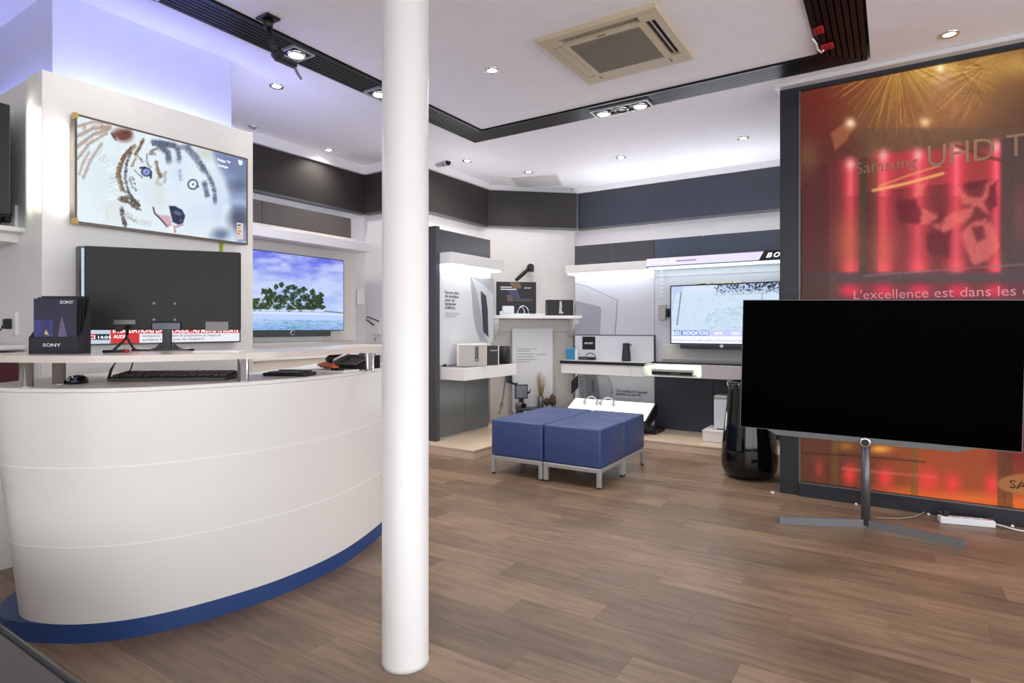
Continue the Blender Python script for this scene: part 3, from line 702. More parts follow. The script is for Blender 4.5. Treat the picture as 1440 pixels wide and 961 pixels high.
# ------------------------------------------------------------------ reception counter
base = [(-2.02, 3.25), (-2.06, 2.9), (-2.075, 2.62), (-2.05, 2.46), (-1.985, 2.345), (-1.87, 2.27), (-1.66, 2.245), (-1.448, 2.297), (-1.241, 2.44), (-1.032, 2.664), (-.865, 2.975), (-.768, 3.37), (-.742, 3.7), (-.75, 3.95)]
def catmull(p, n=6):
    out = []
    for i in range(len(p)-1):
        a, b, c, d = p[max(i-1, 0)], p[i], p[i+1], p[min(i+2, len(p)-1)]
        for k in range(n):
            t = k/n
            out.append(tuple(.5*(2*b[j]+(c[j]-a[j])*t+(2*a[j]-5*b[j]+4*c[j]-d[j])*t*t+(3*b[j]-a[j]-3*c[j]+d[j])*t**3) for j in (0, 1)))
    return out+[p[-1]]
curve = catmull(base, 12)
def shift(c, s, ins=0.):
    out = []
    for i, (x, z) in enumerate(c):
        w = min(max((-1.62-x)/.38, 0), 1); w = w*w*(3-2*w)
        a, b = c[max(i-1, 0)], c[min(i+1, len(c)-1)]; tx, tz = b[0]-a[0], b[1]-a[1]; l = math.hypot(tx, tz)
        nx, nz = -tz/l, tx/l                               # towards the staff side
        out.append((x-s*w+nx*ins, z+nz*ins))
    return out
def strip(c, inner): return [cw(*p) for p in c]+[cw(*p) for p in inner[::-1]]
CT = thing('reception_counter', 'curved white reception counter with a blue plinth and raised shelf on posts', 'counter', (*cw(-1.5, 2.7), 0))
off = CT.location
def taper(z): return -.035+.13*(z/.97)
zs = [.073, .3645, .6665, .956]
for k in range(3):
    za, zb = zs[k]+(.0025 if k else 0), zs[k+1]-.0025
    o0, o1 = shift(curve, taper(za)), shift(curve, taper(zb))
    i0, i1 = shift(curve, taper(za), .03), shift(curve, taper(zb), .03)
    o = MB().prism(strip(o0, i0), za, zb, strip(o1, i1)).build('front_panel', M_counter, CT, off)
for zb in zs[1:3]:
    MB().prism(strip(shift(curve, taper(zb), -.0015), shift(curve, taper(zb), .03)), zb-.0024, zb+.0024).build('bead', mat('bead_white', (250, 248, 244), .3), CT, off)
MB().prism(strip(shift(curve, -.04, .02), shift(curve, -.04, .05)), .07, .95).build('core', M_white, CT, off)
MB().prism(strip(shift(curve, .06, .0), shift(curve, .0, .14)), 0, .073).build('plinth', M_navy, CT, off)
inn = shift(curve, 0, .6)
inn = [(min(max(x, -1.72), -1.2), max(z, 2.86)) for x, z in inn]
top_in = [(-1.95, 3.25), (-1.7, 2.95), (-1.35, 3.1), (-1.28, 3.5), (-1.28, 3.95)]
MB().prism([cw(*p) for p in shift(curve, taper(.96))]+[cw(*p) for p in top_in[::-1]], .955, .97).build('worktop', M_counter, CT, off)
sh_o = shift(curve, taper(.97)+.02, .012)[12:-4]
sh_in = [(-1.86, 2.86), (-1.6, 2.80), (-1.42, 2.86), (-1.22, 3.06), (-1.09, 3.35), (-1.05, 3.9)]
MB().prism([cw(*p) for p in sh_o]+[cw(*p) for p in sh_in[::-1]], 1.068, 1.095).build('raised_shelf', mat('shelf_lacquer', (226, 214, 204), .2), CT, off)
for px_, py_ in ((37, 545), (83, 541), (342, 537), (520, 522.5)):
    q = P(px_, py_, Z=.97)
    MB().lathe([(.027, 0), (.027, .004), (.023, .005), (.023, .098)], (q.x-off.x, q.y-off.y, .97), 24).build('post', M_chrome, CT)

# things on the counter
def face_frame(px_, py_, Z, ang):           # place on a surface, turned to the viewer by ang degrees
    q = P(px_, py_, Z=Z); return (q.x, q.y, Z), TH+math.radians(ang)
SHZ = 1.095
loc, rz = face_frame(76, 498, SHZ, 3)
sb = thing('leaflet_box', 'black cardboard leaflet box with white lettering on the raised shelf', 'box', loc, rz)
M_card = mat('black_card', (36, 36, 42), .5); M_card2 = mat('navy_card', (52, 52, 72), .45)
MB().box((-.1, 0, 0), (.09, .012, .068), .001).build('tray_front', M_card, sb)
MB().box((-.1, .012, 0), (.09, .078, .01)).build('tray_base', M_card, sb)
for x_ in (.09, -.1): MB().ngon([(x_, 0, 0), (x_, .078, 0), (x_, .078, .235), (x_, .035, .1), (x_, .0, .068)], (.006, 0, 0)).build('tray_side', M_card, sb)
MB().box((-.085, .073, 0), (.09, .078, .24)).build('tray_back', M_card, sb)
for k in range(3):
    MB().box((-.092+.004*k, .016+k*.016, .012), (.078+.004*k, .020+k*.016, .228+k*.006)).build('leaflet', M_card2 if k == 0 else M_card, sb)
MB().ngon([(-.09, .0155, .07), (-.016, .0155, .07), (-.016, .0155, .14), (-.09, .0155, .14)], (0, .0004, 0)).build('leaflet_picture', mat('leaflet_blue', (70, 70, 130), .4, var=.6, scale=40), sb)
MB().ngon([(-.05, .015, .082), (-.03, .015, .076), (-.042, .015, .1)], (0, .0004, 0)).build('leaflet_flower', mat('leaflet_yellow', (216, 196, 90), .5), sb)
MB().ngon([(.005, .0155, .07), (.04, .0155, .07), (.03, .0155, .12), (.02, .0155, .155), (.012, .0155, .12)], (0, .0004, 0)).build('leaflet_picture', mat('leaflet_grey', (110, 104, 130), .4, var=.5, scale=60), sb)
text('SONY', .018, M_txtw, (.012, .0152, .207), (1, 0, 0), (0, 0, 1), sb, bold=.02, width=.055); text('SONY', .019, M_txtw, (-.045, -.0004, .03), (1, 0, 0), (0, 0, 1), sb, bold=.02, width=.072)

# monitor seen from behind
loc, rz = face_frame(237, 492.5, SHZ, 22)
mo = thing('monitor', 'black computer monitor seen from behind on the raised counter shelf', 'monitor', loc, rz)
M_mon = mat('monitor_back', (44, 41, 39), .5, var=.06, spec=.3)
m = MB().box((-.340, -.006, .097), (.318, .012, .487), .004); m.build('back_cover', M_mon, mo)
MB().box((-.340, .012, .097), (.318, .03, .487), .003).build('front_frame', M_black, mo)
MB().box((-.33, .029, .105), (.31, .031, .48)).build('screen', M_blackg, mo)
MB().box((-.025, -.012, .0), (.015, .004, .14), .004).build('stand_neck', M_black, mo)
MB().box((-.07, -.014, .096), (.055, -.004, .135), .004).build('stand_bracket', mat('dark_chrome', (70, 72, 78), .12, .9), mo)
prof = [(-.14, -.08), (-.12, -.1), (.10, -.1), (.12, -.08), (.08, .06), (-.1, .06)]
MB().prism(prof, 0, .008).build('stand_base', M_blackg, mo)
m = MB()
for s in (-1, 1): m.ngon([(-.005+s*.02, -.006, .0), (-.005+s*.085, -.006, .006), (-.005+s*.05, -.006, .012), (-.005+s*.024, -.006, .04)], (0, .01, 0))
m.build('stand_flare', M_black, mo)
MB().box((-.225, -.0085, .122), (-.135, -.004, .146), .002).build('port_panel', M_gun, mo)
MB().lathe([(.016, -.009), (.016, -.004)], (-.205, 0, .104), 18, 'y').build('lock_ring', M_black, mo)
MB().box((.16, -.0075, .092), (.262, -.004, .138), .001).build('rating_label', mat('grey_label', (128, 126, 122), .4), mo)
for x_, z_ in ((-.06, .225), (.028, .225), (-.06, .147), (.028, .147)):
    MB().lathe([(.006, -.0085), (.006, -.004)], (x_, 0, z_), 12, 'y').build('screw', M_gun, mo)
MB().tube([(-.165, -.01, .12), (-.166, -.02, .075), (-.185, -.02, .04), (-.215, -.03, .008), (-.22, -.03, .001)], .006).build('cable', M_black, mo)
MB().tube([(-.172, -.01, .12), (-.17, -.02, .07), (-.158, -.02, .04), (-.145, -.01, .012), (-.135, .0, .003)], .005).build('cable', M_black, mo)
MB().tube([(-.16, -.01, .118), (-.168, -.018, .08), (-.175, -.02, .05)], .005).build('cable', M_black, mo)

loc, rz = face_frame(163, 497.5, SHZ, 0)
t = thing('marker_pen', 'black marker pen with a red cap lying by the monitor cables', 'pen', loc, rz)
MB().tube([(-.052, 0, .008), (.035, 0, .011)], .007, 10).build('barrel', M_black, t); MB().tube([(.035, 0, .011), (.052, 0, .011)], .008, 10).build('cap', mat('cap_red', (170, 40, 50), .4), t)
loc, rz = face_frame(306, 496, SHZ, 10)
t = tag(MB().box((-.085, -.05, 0), (.1, .06, .008), .002).build('paper_pad', mat('paper_white', (244, 244, 246), .6)), 'white paper pad lying flat on the raised shelf right of the monitor', 'paper'); t.location = loc; t.rotation_euler = (0, 0, rz)

WZ = .97
loc, rz = face_frame(244, 534, WZ, 4)
kb = thing('keyboard', 'wide black computer keyboard on the counter under the raised shelf', 'keyboard', loc, rz)
MB().ngon([(-.245, -.06, 0), (-.245, .08, 0), (-.245, .08, .03), (-.245, -.06, .016)], (.5, 0, 0)).build('body', M_black, kb)
MB().box((-.24, -.075, 0.002), (.25, -.058, .012), .003).build('front_edge', mat('key_grey', (88, 86, 84), .4), kb)
keym = None
for r_ in range(5):
    for k in range(15):
        x_, y_ = -.235+k*.0325, -.05+r_*.025
        if keym is None:
            o = MB().box((0, 0, 0), (.028, .021, .009), .002).build('key', mat('key_cap', (58, 56, 58), .4), kb); keym = o.data
        else:
            o = bpy.data.objects.new('key', keym); COL.objects.link(o); o.parent = kb
        o.location = (x_, y_, .0165+(y_+.06)*.1)
loc, rz = face_frame(109, 539.5, WZ, 10)
t = thing('computer_mouse', 'small black and silver computer mouse beside the chrome posts', 'mouse', loc, rz)
m = MB().lathe([(.001, 0), (.034, .001), (.036, .012), (.030, .025), (.018, .033), (.001, .036)], seg=24); m.xf(Matrix.Diagonal((1., 1.5, 1., 1.))); m.build('body', M_blackg, t)
MB().tube([(-.012, -.028, .029), (-.01, -.05, .016)], .006).build('button', M_chrome, t); MB().tube([(.012, -.028, .029), (.012, -.05, .016)], .006).build('button', mat('blue_chrome', (110, 120, 180), .2, .8), t)
MB().lathe([(.006, -.004), (.006, .004)], (0, -.035, .028), 12, 'x').build('wheel', M_chrome, t)
a, b = P(152, 536, Z=WZ), P(161, 512, X=P(152, 536, Z=WZ).x)
t = tag(MB().tube([(a.x, a.y, WZ+.002), (a.x+.006, a.y+.01, WZ+.05), (a.x+.02, a.y+.03, 1.067)], .006).build('power_cable', M_black, None, (a.x, a.y, WZ)), 'thick black cable rising from the counter to the raised shelf', 'cable')
a = P(180, 531, Z=WZ+.012)
tag(MB().tube([(a.x, a.y+.0, WZ+.03), (a.x+.005, a.y+.01, WZ+.05), (a.x+.012, a.y+.02, 1.067)], .003).build('thin_cable', M_black, None, (a.x, a.y, WZ)), 'thin black cable rising behind the left end of the keyboard', 'cable')

loc, rz = face_frame(406, 528.5, WZ, -10)
t = thing('calculator', 'black keypad calculator lying on the counter right of the third post', 'calculator', loc, rz)
MB().box((-.11, -.05, 0), (.11, .07, .016), .006, 2).build('body', M_black, t)
for r_ in range(3):
    for k in range(6): MB().box((-.09+k*.026, -.035+r_*.024, .016), (-.07+k*.026, -.018+r_*.024, .021), .002).build('key', mat('calc_key', (104, 102, 112), .4), t)
MB().box((-.08, .04, .016), (.09, .062, .026), .002).build('display', M_gun, t)
loc, rz = face_frame(462, 522, WZ, -20)
t = thing('pliers', 'orange handled stapler pliers lying on papers by the telephone', 'pliers', loc, rz)
M_or = mat('orange_plastic', (222, 106, 66), .4)
MB().tube([(-.09, .03, .03), (-.03, .01, .035), (.04, -.02, .03), (.07, -.04, .02)], [.008, .014, .014, .01]).build('handle', M_or, t)
MB().tube([(-.09, .05, .02), (-.02, .03, .03), (.05, .01, .02)], [.007, .011, .008]).build('handle', M_or, t)
MB().box((.05, -.05, .006), (.11, -.01, .02), .003).build('jaw', M_black, t)
MB().box((-.11, -.06, 0), (.14, .08, .007)).build('papers', mat('paper_white', (244, 244, 246), .6), t)
loc, rz = face_frame(490, 519, WZ, -25)
t = thing('desk_telephone', 'black desk telephone with handset at the far end of the counter', 'telephone', loc, rz)
MB().ngon([(-.12, -.07, 0), (-.12, .13, 0), (-.12, .13, .075), (-.12, -.07, .02)], (.24, 0, 0)).build('body', M_black, t)
for r_ in range(4):
    for k in range(4): MB().box((-.02+k*.03, -.05+r_*.03, .027+r_*.0083), (.0+k*.03, -.03+r_*.03, .036+r_*.0083)).build('key', mat('phone_key', (120, 118, 122), .4), t)
MB().tube([(-.09, -.06, .05), (-.095, -.03, .07), (-.095, .07, .098), (-.09, .11, .1)], [.022, .018, .018, .024]).build('handset', M_black, t)
MB().box((0, .085, .062), (.1, .12, .085), .003).build('display', mat('lcd_grey', (132, 136, 128), .3), t)

# ------------------------------------------------------------------ column
cz = 2.13; cc = cw(-.1805*cz, cz)
struct(MB().lathe([(.0855, 0), (.083, .012), (.083, CZ)], (cc[0], cc[1], 0), 48).build('column', M_white, None, (cc[0], cc[1], 0)))
bpy.data.objects['column']['label'] = 'round white structural column in the foreground'

# ------------------------------------------------------------------ platforms
def platform(name, label, x0, y0, x1, y1, z, splits, axis):
    t = thing(name, label, 'platform', ((x0+x1)/2, (y0+y1)/2, 0)); off = t.location
    e = [a for a in ([x0]+splits+[x1] if axis == 'x' else [y0]+splits+[y1])]
    for a, b in zip(e[:-1], e[1:]):
        if axis == 'x':
            MB().box((a, y0, 0), (b-.003, y0+.02, z-.02)).build('front_board', M_wood, t, off); MB().box((a, y0-.006, z-.018), (b-.002, y1 if a > -3.5 else 6.1, z), .002).build('deck_board', M_wood, t, off)
        else:
            MB().box((x1-.02, a, 0), (x1, b-.003, z-.02)).build('front_board', M_wood, t, off); MB().box((x0, a, z-.018), (x1+.006, b-.002, z), .002).build('deck_board', M_wood, t, off)
    if axis == 'y': MB().box((x0, y0, 0), (x1-.021, y0+.02, z-.02)).build('end_board', M_wood, t, off)
    return t
PZ = .085
platform('platform', 'low pale wood platform under the grey cabinet beside the column', -4.25, 4.33, -3.21, 5.66, PZ, [], 'y')
platform('platform', 'long low pale wood platform along the back wall', -4.0, 5.70, .9, 6.81, PZ, [-2.9, -1.76, -.6], 'x')

# ------------------------------------------------------------------ left display unit (large print about music)
lu = thing('display_unit', 'white display unit with speaker shelf and grey cabinet doors beside the column', 'display unit', (-3.95, 4.95, PZ)); off = lu.location
FX = -3.80; ya, yb = 4.53, 5.43
MB().box((-4.25, 4.47, PZ), (FX+.03, 4.53, 2.21), .002).build('gable', M_greypanel, lu, off)
MB().box((-4.25, ya, PZ), (FX-.02, yb, 2.19)).build('carcass', M_wall, lu, off)
MB().box((FX-.02, ya, 1.955), (FX+.012, yb, 2.19), .002).build('header_panel', M_greypanel, lu, off)
MB().box((FX-.02, ya, 1.84), (FX+.18, yb+.03, 1.95), .002).build('canopy', M_white, lu, off)
MB().box((FX, ya+.02, 1.825), (FX+.15, yb+.01, 1.839)).build('led_strip', M_led, lu, off)
MB().box((FX-.02, ya, 1.745), (FX+.004, yb+.02, 1.825)).build('light_board', M_white, lu, off)
MB().box((FX-.02, ya, .83), (FX+.004, yb+.02, 1.742), .001).build('print_board', mat('print_white', (226, 226, 228), .4), lu, off)
def lpoly(pts, name, m, e): MB().ngon([P(x, y, X=FX+.0045+e) for x, y in pts], (.0008, 0, 0)).build(name, m, lu, off)
Z3 = lambda x, y: (x/5.336+600, y/5.336+360)
lpoly([Z3(*p) for p in ((325,157),(340,300),(350,450),(372,560),(405,640),(478,655),(500,620),(505,170),(420,170))], 'printed_shape', M_greyprint, 0)
lpoly([Z3(*p) for p in ((340,165),(420,215),(500,290),(500,640),(460,655),(440,600),(405,430),(375,270))], 'printed_shape', mat('print_pale', (206, 206, 210), .4), .001)
lpoly([Z3(*p) for p in ((405,262),(445,300),(458,400),(464,612),(425,570),(415,430))], 'printed_shape', mat('print_dark', (58, 60, 66), .3), .002)
for k, s_ in enumerate(('Encore plus', 'de musique', 'pour un', 'minimum', "d'efforts.")):
    q = P(*Z3(137, 282+k*29), X=FX+.0055); text(s_, .046, M_txt, q, R, U, lu, off, bold=.006, sx=1.05)
for k in range(3):
    q = P(*Z3(140, 432+k*14), X=FX+.005); MB().box((FX+.0045, q.y, q.z), (FX+.0055, q.y+.24-.04*k, q.z+.008)).build('small_print', M_greyprint, lu, off)
light('canopy_light', 'AREA', Vector((FX+.09, (ya+yb)/2, 1.815))-Vector(off), .7, (.93, .98, 1), lu, shape='RECTANGLE', size=.12, size_y=.8, rot=(0, 0, 0))
MB().box((-3.93, ya+.05, 2.19), (-3.90, yb-.05, 2.2)).build('top_led_strip', M_led, lu, off)
strip_lamp('top_light', Vector((-3.915, (ya+yb)/2, 2.21))-Vector(off), (.7, 0, 1), (0, 1, 0), .8, .03, 1.6, (.9, .92, 1.), lu)
MB().box((FX-.02, 4.55, .69), (-3.48, 5.49, .815), .003).build('shelf', M_white, lu, off)
MB().box((FX-.0, 4.56, .8155), (-3.485, 5.48, .818)).build('shelf_mat', mat('shelf_grey', (120, 116, 112), .4), lu, off)
for a, b in ((4.54, 4.975), (4.979, 5.41)): MB().box((FX-.02, a, PZ+.02), (FX+.002, b, .688), .002).build('cabinet_door', M_cabinet, lu, off)
# speakers on that shelf
def on_left_shelf(px_, py_): q = P(px_, py_, Z=.818); return q
q = on_left_shelf(664, 516)
def boxspk(name, label, px_, yb_, w, d, h, m, side, rz=0.):
    q = P(px_, yb_, Z=.818); return thing(name, label, 'speaker', (q.x, q.y, .818), rz)
t = boxspk('speaker', 'large white wireless speaker with a black control strip on the shelf', 661, 515.5, 0, 0, 0, None, None, TH+math.radians(8))
MB().box((-.13, 0, 0), (.17, .17, .225), .006, 2).build('body', M_white, t); MB().box((-.115, -.004, .008), (.165, .001, .217), .002).build('grille', mat('speaker_cloth', (196, 190, 182), .8), t)
MB().box((.05, -.007, .05), (.085, -.003, .20), .002).build('control_strip', M_blackg, t); MB().lathe([(.005, -.009), (.005, -.006)], (.067, 0, .065), 12, 'y').build('button', M_chrome, t)
t = boxspk('speaker', 'small black square speaker between the white speaker and the round one', 692, 513.5, 0, 0, 0, None, None, TH+math.radians(8))
MB().box((-.06, 0, 0), (.065, .10, .20), .003).build('body', mat('charcoal', (44, 43, 45), .5), t); MB().box((-.02, -.002, .145), (.055, .0, .155)).build('light_bar', mat('silver_line', (170, 168, 166), .3), t); MB().box((.063, -.002, 0), (.072, .1, .2)).build('white_edge', M_white, t)
t = boxspk('speaker', 'black round cylindrical speaker at the right end of the shelf', 709.5, 511.5, 0, 0, 0, None, None)
MB().lathe([(.05, 0), (.063, .004), (.063, .178), (.058, .188), (.001, .19)], seg=28).build('body', mat('charcoal', (44, 43, 45), .5), t); MB().lathe([(.064, .16), (.064, .164)], seg=28, cap=False).build('seam_ring', M_gun, t); MB().lathe([(.04, .189), (.04, .192)], seg=20).build('control_disc', M_blackg, t)
q = P(621, 515, Z=.818); t = tag(MB().tube([(q.x-.08, q.y-.06, .83), (q.x+.06, q.y+.0, .83)], .012, 8).build('remote_control', M_black, None, (q.x, q.y, .818)), 'thin black remote lying left of the white wireless speaker', 'remote')

# ------------------------------------------------------------------ chimney breast with mantelpiece
dv = (Vector((-3.34, 6.68, 0))-Vector((-4.157, 5.93, 0))).normalized(); nv = Vector((dv.y, -dv.x, 0))
ANG = math.atan2(dv.y, dv.x); mid = Vector((-3.80, 6.31, 0))
def PD(px_, py_, n=.0):           # photo pixel -> chimney frame (s along, n out, z)
    u = (px_-CX)/F; d = Vector((u*CS-SN, u*SN+CS, (HY-py_)/F)); o = Vector((0, 0, CH))
    t_ = ((mid+nv*n-o).dot(nv))/d.dot(nv); p = o+d*t_; r = p-mid
    return (r.dot(dv), -n, p.z)
fp = thing('mantelpiece', 'white mantelpiece across the corner with curved brackets', 'mantelpiece', (mid.x, mid.y, 0), ANG)
MB().box((-.52, -.14, 0), (.52, .06, 1.16), .002).build('surround', mat('mantel_beige', (214, 208, 202), .5), fp)
MB().box((-.52, -.18, 1.16), (.52, .06, 1.31), .002).build('frieze', mat('mantel_beige', (214, 208, 202), .5), fp)
MB().box((-.60, -.42, 1.315), (.565, .06, 1.352), .003).build('shelf', M_white, fp)
for s in (-1, 1):
    pts = [(0, -.16, 1.315), (0, -.40, 1.315), (0, -.39, 1.26), (0, -.34, 1.19), (0, -.25, 1.13), (0, -.16, 1.10)]
    MB().ngon([(s*.5+a-.05, b, c) for a, b, c in pts], (.1, 0, 0)).build('bracket', M_white, fp)
MB().box((-.30, -.145, .12), (.30, -.139, .62)).build('hearth_opening', mat('mantel_grey', (196, 196, 198), .6), fp)
a = PD(720, 462, .2); b = PD(777, 560, .2)
bo = thing('poster_board', 'tall white printed board leaning on the mantelpiece front', 'poster', (mid.x, mid.y, 0), ANG)
MB().box((a[0], -.215, .20), (b[0], -.19, a[2]), .002).build('board', mat('print_white', (226, 226, 228), .4), bo)
for k, (px0, px1, py_) in enumerate(((727, 755, 491), (727, 746, 494), (727, 751, 498), (753, 768, 498.5), (727, 752, 502), (727, 755, 506), (727, 744, 509))):
    c0, c1 = PD(px0, py_, .2155), PD(px1, py_, .2155); MB().box((c0[0], -.2165, c0[2]-.006), (c1[0], -.2145, c0[2]+.004)).build('text_line', M_greyprint, bo)
MB().box((a[0]+.02, -.29, PZ), (b[0]-.02, -.19, .20)).build('stand', M_white, bo)
# mantel items
MZ = 1.352
a, b = PD(698, 440, .33), PD(754, 397, .33)
po = thing('poster_card', 'black printed show card standing on the mantelpiece', 'poster', (mid.x, mid.y, MZ), ANG)
MB().box((a[0], -.33, 0), (b[0], -.315, b[2]-MZ), .001).build('card', M_card, po)
def pd2(px_, py_, e=.0005): q = PD(px_, py_, .33+e); return Vector((q[0], q[1], q[2]-MZ))
for pts, c_ in ((((716,397.5),(730,397.5),(734,405),(722,407)), (120, 92, 74)), (((712,408),(727,407),(732,420),(724,421)), (70, 70, 110)), (((712,414),(722,416),(722,424),(714,424)), (104, 84, 76)), (((724,420),(750,420),(748,424),(722,424)), (78, 72, 74))):
    MB().ngon([pd2(*p) for p in pts], (0, -.0006, 0)).build('printed_shape', mat('card_print%s' % str(c_), c_, .5, var=.4, scale=60), po)
for px0, px1, py_ in ((704, 720, 404), (704, 726, 407)):
    c0, c1 = pd2(px0, py_), pd2(px1, py_); MB().box((c0.x, -.3315, c0.z-.005), (c1.x, -.3303, c0.z+.006)).build('text_line', M_txtw, po)
text('BOSE', .02, M_txtw, pd2(737, 406, .001), (1, 0, 0), (0, 0, 1), po, bold=.02, shear=.3, width=.085)
ar = thing('swivel_bracket', 'black jointed speaker arm fixed to the wall above the mantelpiece', 'bracket', (mid.x, mid.y, MZ), ANG)
c0, c1 = Vector(PD(726, 394, .24)), Vector(PD(746, 376, .14)); z_ = Vector((0, 0, MZ))
MB().tube([c0-z_, (c0+c1)/2-z_, c1-z_], [.02, .026, .02], 10).build('arm', M_black, ar)
MB().lathe([(.04, -.03), (.045, .0), (.035, .03)], tuple(c1-z_), 16, 'y').build('head', M_black, ar)
MB().box((c1.x-.03, -.12, c1.z-MZ-.05), (c1.x+.05, -.04, c1.z-MZ+.02), .006).build('wall_plate', M_black, ar)
MB().tube([c1-z_+Vector((.01, 0, 0)), (c1.x+.01, .03, c1.z-MZ)], .02, 10).build('stem', M_black, ar)
tr_ = thing('acrylic_tray', 'clear white acrylic display tray on the mantelpiece', 'tray', (mid.x, mid.y, MZ), ANG)
c0, c1 = PD(704, 443, .40), PD(766, 443, .40)
M_acr = mat('acrylic', (222, 228, 230), .12)
MB().box((c0[0], -.41, 0), (c1[0], -.338, .022), .004).build('base', M_acr, tr_)
MB().box((c0[0]+.02, -.405, .022), (c0[0]+.16, -.345, .11), .006).build('block', M_acr, tr_)
MB().box((c0[0]-.01, -.412, .0), (c0[0]+.03, -.36, .05), .005).build('block', M_acr, tr_)
MB().lathe([(.045, 0), (.045, .004)], (c1[0]-.14, -.375, .022), 20).build('disc', M_gun, tr_)
gx = c0[0]+.27
MB().tube([(gx+.07*math.cos(k*math.pi/8), -.38, .024+.09*math.sin(k*math.pi/8)) for k in range(9)], .006).build('ring', M_chrome, tr_)
MB().tube([(gx-.02+.04*math.cos(k*math.pi/8), -.37, .024+.075*math.sin(k*math.pi/8)) for k in range(9)], .006).build('ring', M_acr, tr_)
c0, c1 = PD(770, 443, .38), PD(806, 422, .38)
bx = thing('product_box', 'black product box with a silver figure on the right of the mantelpiece', 'box', (mid.x, mid.y, MZ), ANG)
MB().box((c0[0], -.385, 0), (c1[0], -.26, c1[2]-MZ), .002).build('carton', M_card, bx)
fx = (c0[0]+c1[0])/2; zz = c1[2]-MZ
MB().ngon([(fx-.012, -.386, zz-.015), (fx+.012, -.386, zz-.015), (fx+.018, -.386, zz-.07), (fx+.014, -.386, .055), (fx+.035, -.386, .04), (fx+.035, -.386, .025), (fx-.02, -.386, .025), (fx-.016, -.386, .06), (fx-.012, -.386, zz-.06)], (0, -.001, 0)).build('printed_shape', mat('silver_print', (196, 194, 190), .4), bx)
# hearth items
a = PD(724, 561, .35); b = PD(742, 541, .35)
pf = thing('picture_frame', 'small dark framed landscape picture low beside the white poster board', 'picture', (mid.x, mid.y, PZ), ANG)
MB().box((a[0], -.36, a[2]-PZ), (b[0], -.34, b[2]-PZ), .002).build('frame', M_black, pf)
MB().box((a[0]+.012, -.364, a[2]-PZ+.012), (b[0]-.012, -.359, b[2]-PZ-.012)).build('picture', mat('slate_photo', (120, 124, 136), .5, var=.6, scale=30), pf)
MB().box((a[0]+.05, -.36, 0), (b[0]-.05, -.33, a[2]-PZ)).build('stand', M_black, pf)
MB().tube([(b[0], -.35, b[2]-PZ-.1), (b[0]+.02, -.36, b[2]-PZ-.09), (b[0]+.03, -.37, b[2]-PZ-.06)], .012).build('hook', M_black, pf)
a = PD(760, 572, .34)
vs = thing('dried_grass', 'bunch of dried beige grass standing by the mantelpiece', 'dried grass', (*(mid+dv*a[0]+nv*.34).xy, PZ))
MB().lathe([(.04, 0), (.05, .1), (.035, .22), (.04, .3)], seg=18).build('vase', M_gun, vs)
for k in range(16):
    r_ = random.Random(k); x_, y_ = r_.uniform(-.06, .06), r_.uniform(-.05, .05)
    MB().tube([(x_*.2, y_*.2, .28), (x_*.6, y_*.6, .42), (x_, y_, r_.uniform(.5, .62))], [.004, .006, .002], 5).build('stalk', mat('dry_stalk', (164, 142, 112), .8), vs)
for k, (px_, r_) in enumerate(((769, .035), (777, .04))):
    a = PD(px_, 565, .36)
    t = thing('pine_cone', ('brown round ornament next to the dried grass', 'taller brown ornament at the edge of the white board')[k], 'ornament', (*(mid+dv*a[0]+nv*.36).xy, PZ))
    zc = a[2]-PZ
    MB().lathe([(.001, zc-.05), (r_, zc-.03), (r_*1.15, zc), (r_*.8, zc+.035+.03*k), (.001, zc+.05+.05*k)], seg=16).build('ball', mat('brown_cone', (82, 62, 50), .7, var=.4, scale=60), t)
    MB().lathe([(.03, 0), (.02, .02), (.012, zc-.045)], seg=12).build('stem', mat('brown_cone', (82, 62, 50), .7), t)
a = PD(740, 574, .42)
t = thing('low_table', 'small dark low table behind the ottoman with a grey camera', 'table', (*(mid+dv*a[0]+nv*.42).xy, PZ), ANG)
MB().box((-.12, -.1, .16), (.36, .08, .185), .003).build('top', M_bluegrey, t)
for x_ in (-.1, .34):
    for y_ in (-.08, .06): MB().box((x_-.012, y_-.012, 0), (x_+.012, y_+.012, .16)).build('leg', M_bluegrey, t)
t2 = thing('compact_camera', 'small grey camera standing on the low dark table', 'camera', (*(mid+dv*(a[0]-.06)+nv*.42).xy, PZ+.185), ANG)
MB().box((-.06, -.03, 0), (.06, .03, .055), .006).build('body', M_gun, t2); MB().lathe([(.025, -.05), (.028, -.03)], (.02, 0, .03), 16, 'y').build('lens', M_blackg, t2); MB().box((-.03, -.02, .055), (.0, .02, .066)).build('finder', M_gun, t2)
# cable with a ring on the beige wall end and a black plug box
q = P(709, 532, X=-3.74)
t = thing('hanging_cable', 'thin beige cable with a loop hanging below the speaker shelf', 'cable', (q.x, 5.47, PZ))
yy = 0.02
pts = [P(x, y, X=-3.62)-Vector((q.x, 5.47, PZ)) for x, y in ((711, 533), (709, 545), (708, 556), (706, 566), (704, 574), (702, 583))]
MB().tube(pts, .006, 6).build('wire', mat('taupe_cable', (120, 108, 98), .6), t)
c_ = P(705.5, 570, X=-3.62)-Vector((q.x, 5.47, PZ))
MB().tube([c_+Vector((0, .025*math.cos(k*math.pi/8), .03*math.sin(k*math.pi/8))) for k in range(17)], .005, 6).build('loop', mat('taupe_cable', (120, 108, 98), .6), t)
q = PD(717, 533, .3)
t = thing('wall_bracket', 'small black wall bracket under the end of the speaker shelf', 'bracket', (*(mid+dv*q[0]+nv*.3).xy, q[2]-.05), ANG)
MB().box((-.03, 0, 0), (.03, .16, .08), .004).build('block', M_black, t); MB().tube([(.0, 0, .01), (.05, -.03, -.01), (.09, -.03, -.005)], .012).build('clip', M_black, t)

